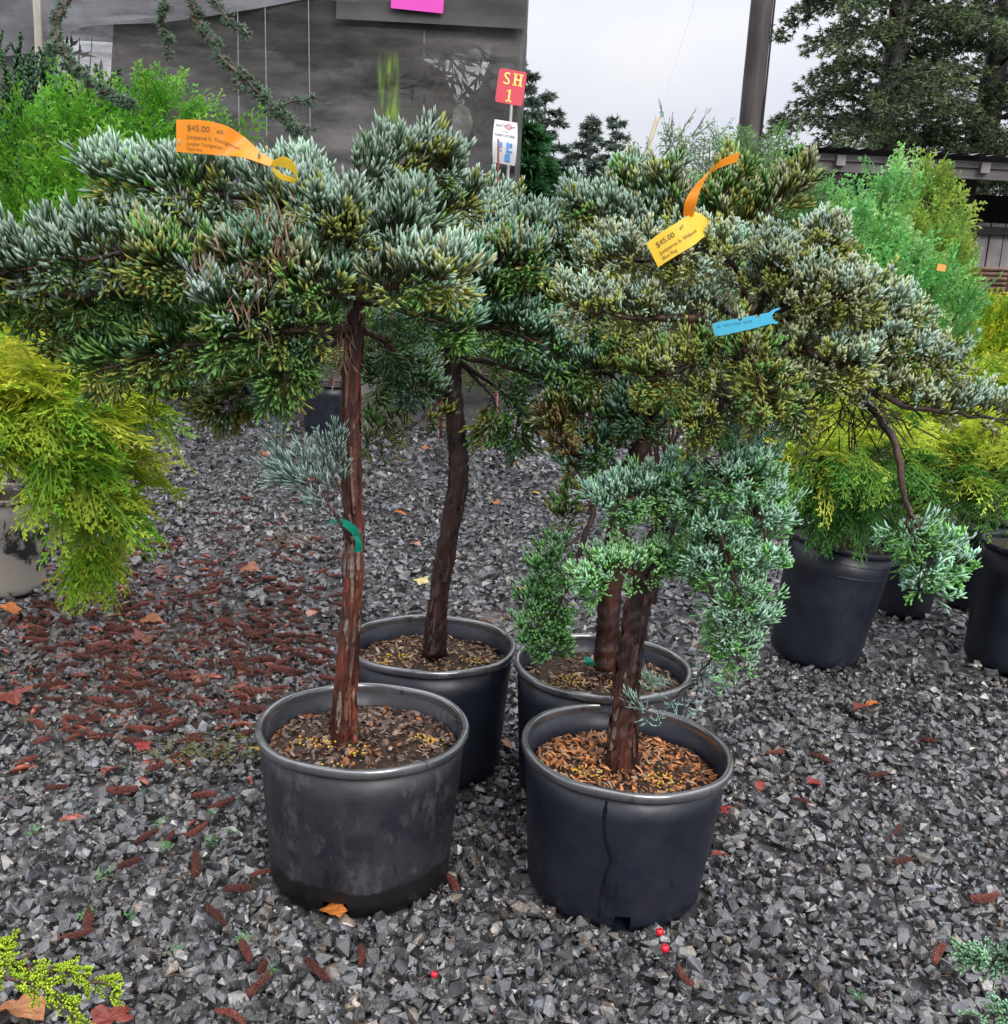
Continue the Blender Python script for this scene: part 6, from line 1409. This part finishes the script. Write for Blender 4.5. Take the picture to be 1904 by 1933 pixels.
# ================================================================== conifers beyond
P_FAR = [((0.085, 0.115, 0.07), (0.175, 0.23, 0.12)), ((0.10, 0.13, 0.065), (0.25, 0.33, 0.14)), ((0.065, 0.092, 0.065), (0.135, 0.185, 0.105))]  # greens lightened and greyed: distance haze put into the leaf colour
def conifer(label, base, height, tr, spread, z0, nb, n, L, w, cols, lean=0.0, group=None, droop=0.25, gap=1.0, shape=0.8, name='conifer_tree', nf=9):
    base = np.asarray(base, float); root = thing(name, label, 'tree', base, group)
    C = np.array([base + (lean * t * t, 0, height * t) for t in np.linspace(0, 1, 20)])
    b = MB(); b.add(*tube(C, [tr, tr * 0.75, tr * 0.4, 0.01], 10, True, 0.04)); b.obj('trunk', M_TRUNK, root, True)
    for i in range(nb):
        t = z0 + (0.985 - z0) * ((i + rng.uniform(0, 0.8)) / nb)
        p = base + np.array([lean * t * t, 0, height * t]); a = i * 2.4 + rng.normal() * 0.4
        ln = spread * (1 - t) ** shape * rng.uniform(0.7, 1.15) + 0.12 * spread * (1 - t * 0.8)
        dv = np.array([math.cos(a), math.sin(a), 0])
        e = p + dv * ln + np.array([0, 0, -droop * ln + 0.10 * ln * (1 if t > 0.7 else 0)])
        m_ = p + dv * ln * 0.5 + np.array([0, 0, 0.06 * ln])
        Cb = catmull([p, m_, e], 12); b = MB(); b.add(*tube(Cb, [tr * 0.16, 0.005], 5)); bo = b.obj('branch', M_TRUNK, root, True)
        k = max(6, int(n * (0.35 + 0.65 * ln / spread)))
        tt = 0.18 + 0.82 * rng.uniform(size=k) ** 0.8; q = Cb[np.clip((tt * 11).astype(int), 0, 11)]
        side = np.cross(dv, (0, 0, 1)); lat = rng.uniform(-1, 1, k) * ln * 0.27 * (1.15 - tt * 0.75)
        q = q + side * lat[:, None] + dv * (rng.normal(size=k) * ln * 0.05)[:, None] + np.array([0, 0, 1]) * (rng.normal(size=k) * 0.03 * ln - 0.10 * np.abs(lat))[:, None]
        cc = np.array(cols)[rng.integers(len(cols), size=k)] * rng.uniform(0.75, 1.3, (k, 1, 1))
        # each clump: a spray of flat shoots, drooping at the ends
        o_ = np.repeat(q, nf, 0); d0 = unit(dv * 0.6 + side * np.sign(lat)[:, None] * 0.6)
        dd = unit(np.repeat(d0, nf, 0) + 0.75 * rng.normal(size=(k * nf, 3)) * (1, 1, 0.55) + (0, 0, -0.12))
        c2 = np.repeat(cc, nf, 0) * rng.uniform(0.8, 1.2, (k * nf, 1, 1))
        fb = MB(); shards(fb, o_, dd, np.array([0, 0, 1.0]) + 0.7 * rng.normal(size=(k * nf, 3)), L * rng.uniform(0.6, 1.2, k * nf), w, c2[:, 0], c2[:, 1])
        fb.obj('foliage', M_NEEDLE, bo)
    return root
gF = 'big dark conifers behind the shed'
Y1 = 19.0
p = at(1662, 300, Y1); conifer('large dark conifer behind the shed, nearer the utility pole', (p[0], Y1, 0), 12.5, 0.30, 3.3, 0.16, 88, 215, 0.125, 0.029, P_FAR, 0.1, gF, 0.22, nf=16)
Y2 = 20.0
p = at(1850, 300, Y2); conifer('large dark conifer behind the shed at the right edge', (p[0], Y2, 0), 13.0, 0.33, 3.4, 0.15, 88, 215, 0.125, 0.029, P_FAR, 0.25, gF, 0.22, nf=16)
p = at(2090, 300, 22); conifer('dark conifer mostly beyond the right edge', (p[0], 22, 0), 12.0, 0.3, 3.2, 0.14, 30, 40, 0.24, 0.05, P_FAR, 0.0, gF, 0.22)
P_MIDT = [((0.09, 0.12, 0.10), (0.18, 0.235, 0.18)), ((0.075, 0.105, 0.09), (0.145, 0.195, 0.155))]  # paler and greyer still, haze painted into these tree colours
p = at(1113, 300, 36); zt_ = at(1116, 212, 36)[2]; conifer('dark pointed conifer in the far gap of sky, left of two', (p[0], 36, 0), zt_, 0.2, 2.0, 0.05, 54, 60, 0.26, 0.075, P_MIDT, 0, 'far pointed conifers', 0.2, 1, 0.75)
p = at(1160, 300, 38); zt_ = at(1158, 212, 38)[2]; conifer('dark pointed conifer in the far gap of sky, right of two', (p[0], 38, 0), zt_, 0.2, 2.1, 0.05, 44, 50, 0.26, 0.075, P_MIDT, 0, 'far pointed conifers', 0.2, 1, 0.75)
p = at(990, 300, 24); zt_ = at(980, 108, 24)[2]; conifer('thin ragged conifer top beside the shade house corner', (p[0] - 0.1, 24, 0), zt_, 0.14, 1.3, 0.1, 50, 60, 0.2, 0.05, P_MIDT, 0.0, 'ragged conifers beside the shade house', 0.15, 1, 0.6)
p = at(1024, 300, 25); zt_ = at(1012, 165, 25)[2]; conifer('shorter ragged conifer right of the shade house corner', (p[0], 25, 0), zt_, 0.14, 1.5, 0.1, 46, 60, 0.2, 0.05, P_MIDT, 0.0, 'ragged conifers beside the shade house', 0.15, 1, 0.6)
P_DK2 = [((0.02, 0.075, 0.03), (0.05, 0.17, 0.055)), ((0.016, 0.06, 0.026), (0.055, 0.19, 0.05))]
p = at(1003, 340, 11); zt_ = at(985, 215, 11)[2]; conifer('dense dark green young conifer just right of the shade house', (p[0], 11, 0), zt_, 0.07, 0.72, 0.03, 60, 90, 0.14, 0.038, P_DK2, -0.1, None, 0.1, 1, 0.55)
# low far hedge line and hills close the horizon
b = MB(); th_ = np.linspace(-1.2, 1.2, 90); V = []
for t in th_:
    r_ = 420; h_ = 9 + 5 * math.sin(t * 5.2) + 3 * math.sin(t * 13 + 1)
    V += [(r_ * math.sin(t), r_ * math.cos(t), -1), (r_ * math.sin(t), r_ * math.cos(t) + 40, h_ * 0.7), (r_ * math.sin(t), r_ * math.cos(t) + 90, h_), (r_ * math.sin(t), r_ * math.cos(t) + 200, 2)]
b.add(V, grid_faces(90, 4)); b.obj('hills', plain('far wooded hills', (0.10, 0.13, 0.12), 0.9, 0, 0.2, 0.2, 0.03), None, True, kind='structure')
gH = 'shrub row beyond the yard'
hx = [0.9, 2.6]
for i, x in enumerate(hx):
    Yh = 15.5 + (i % 3) * 0.9
    conifer(['green bush below the far pointed conifers', 'dark bush right of the far pointed conifers'][i % 2], (x, Yh, 0), 1.55 + 0.3 * (i % 2), 0.05, 1.5, 0.03, 20, 24, 0.2, 0.07, P_DK2 if i % 2 else P_MIDT, 0, gH, 0.05, 1, 0.4, 'bush')
print('TOTAL TRIS', TRIS[0])
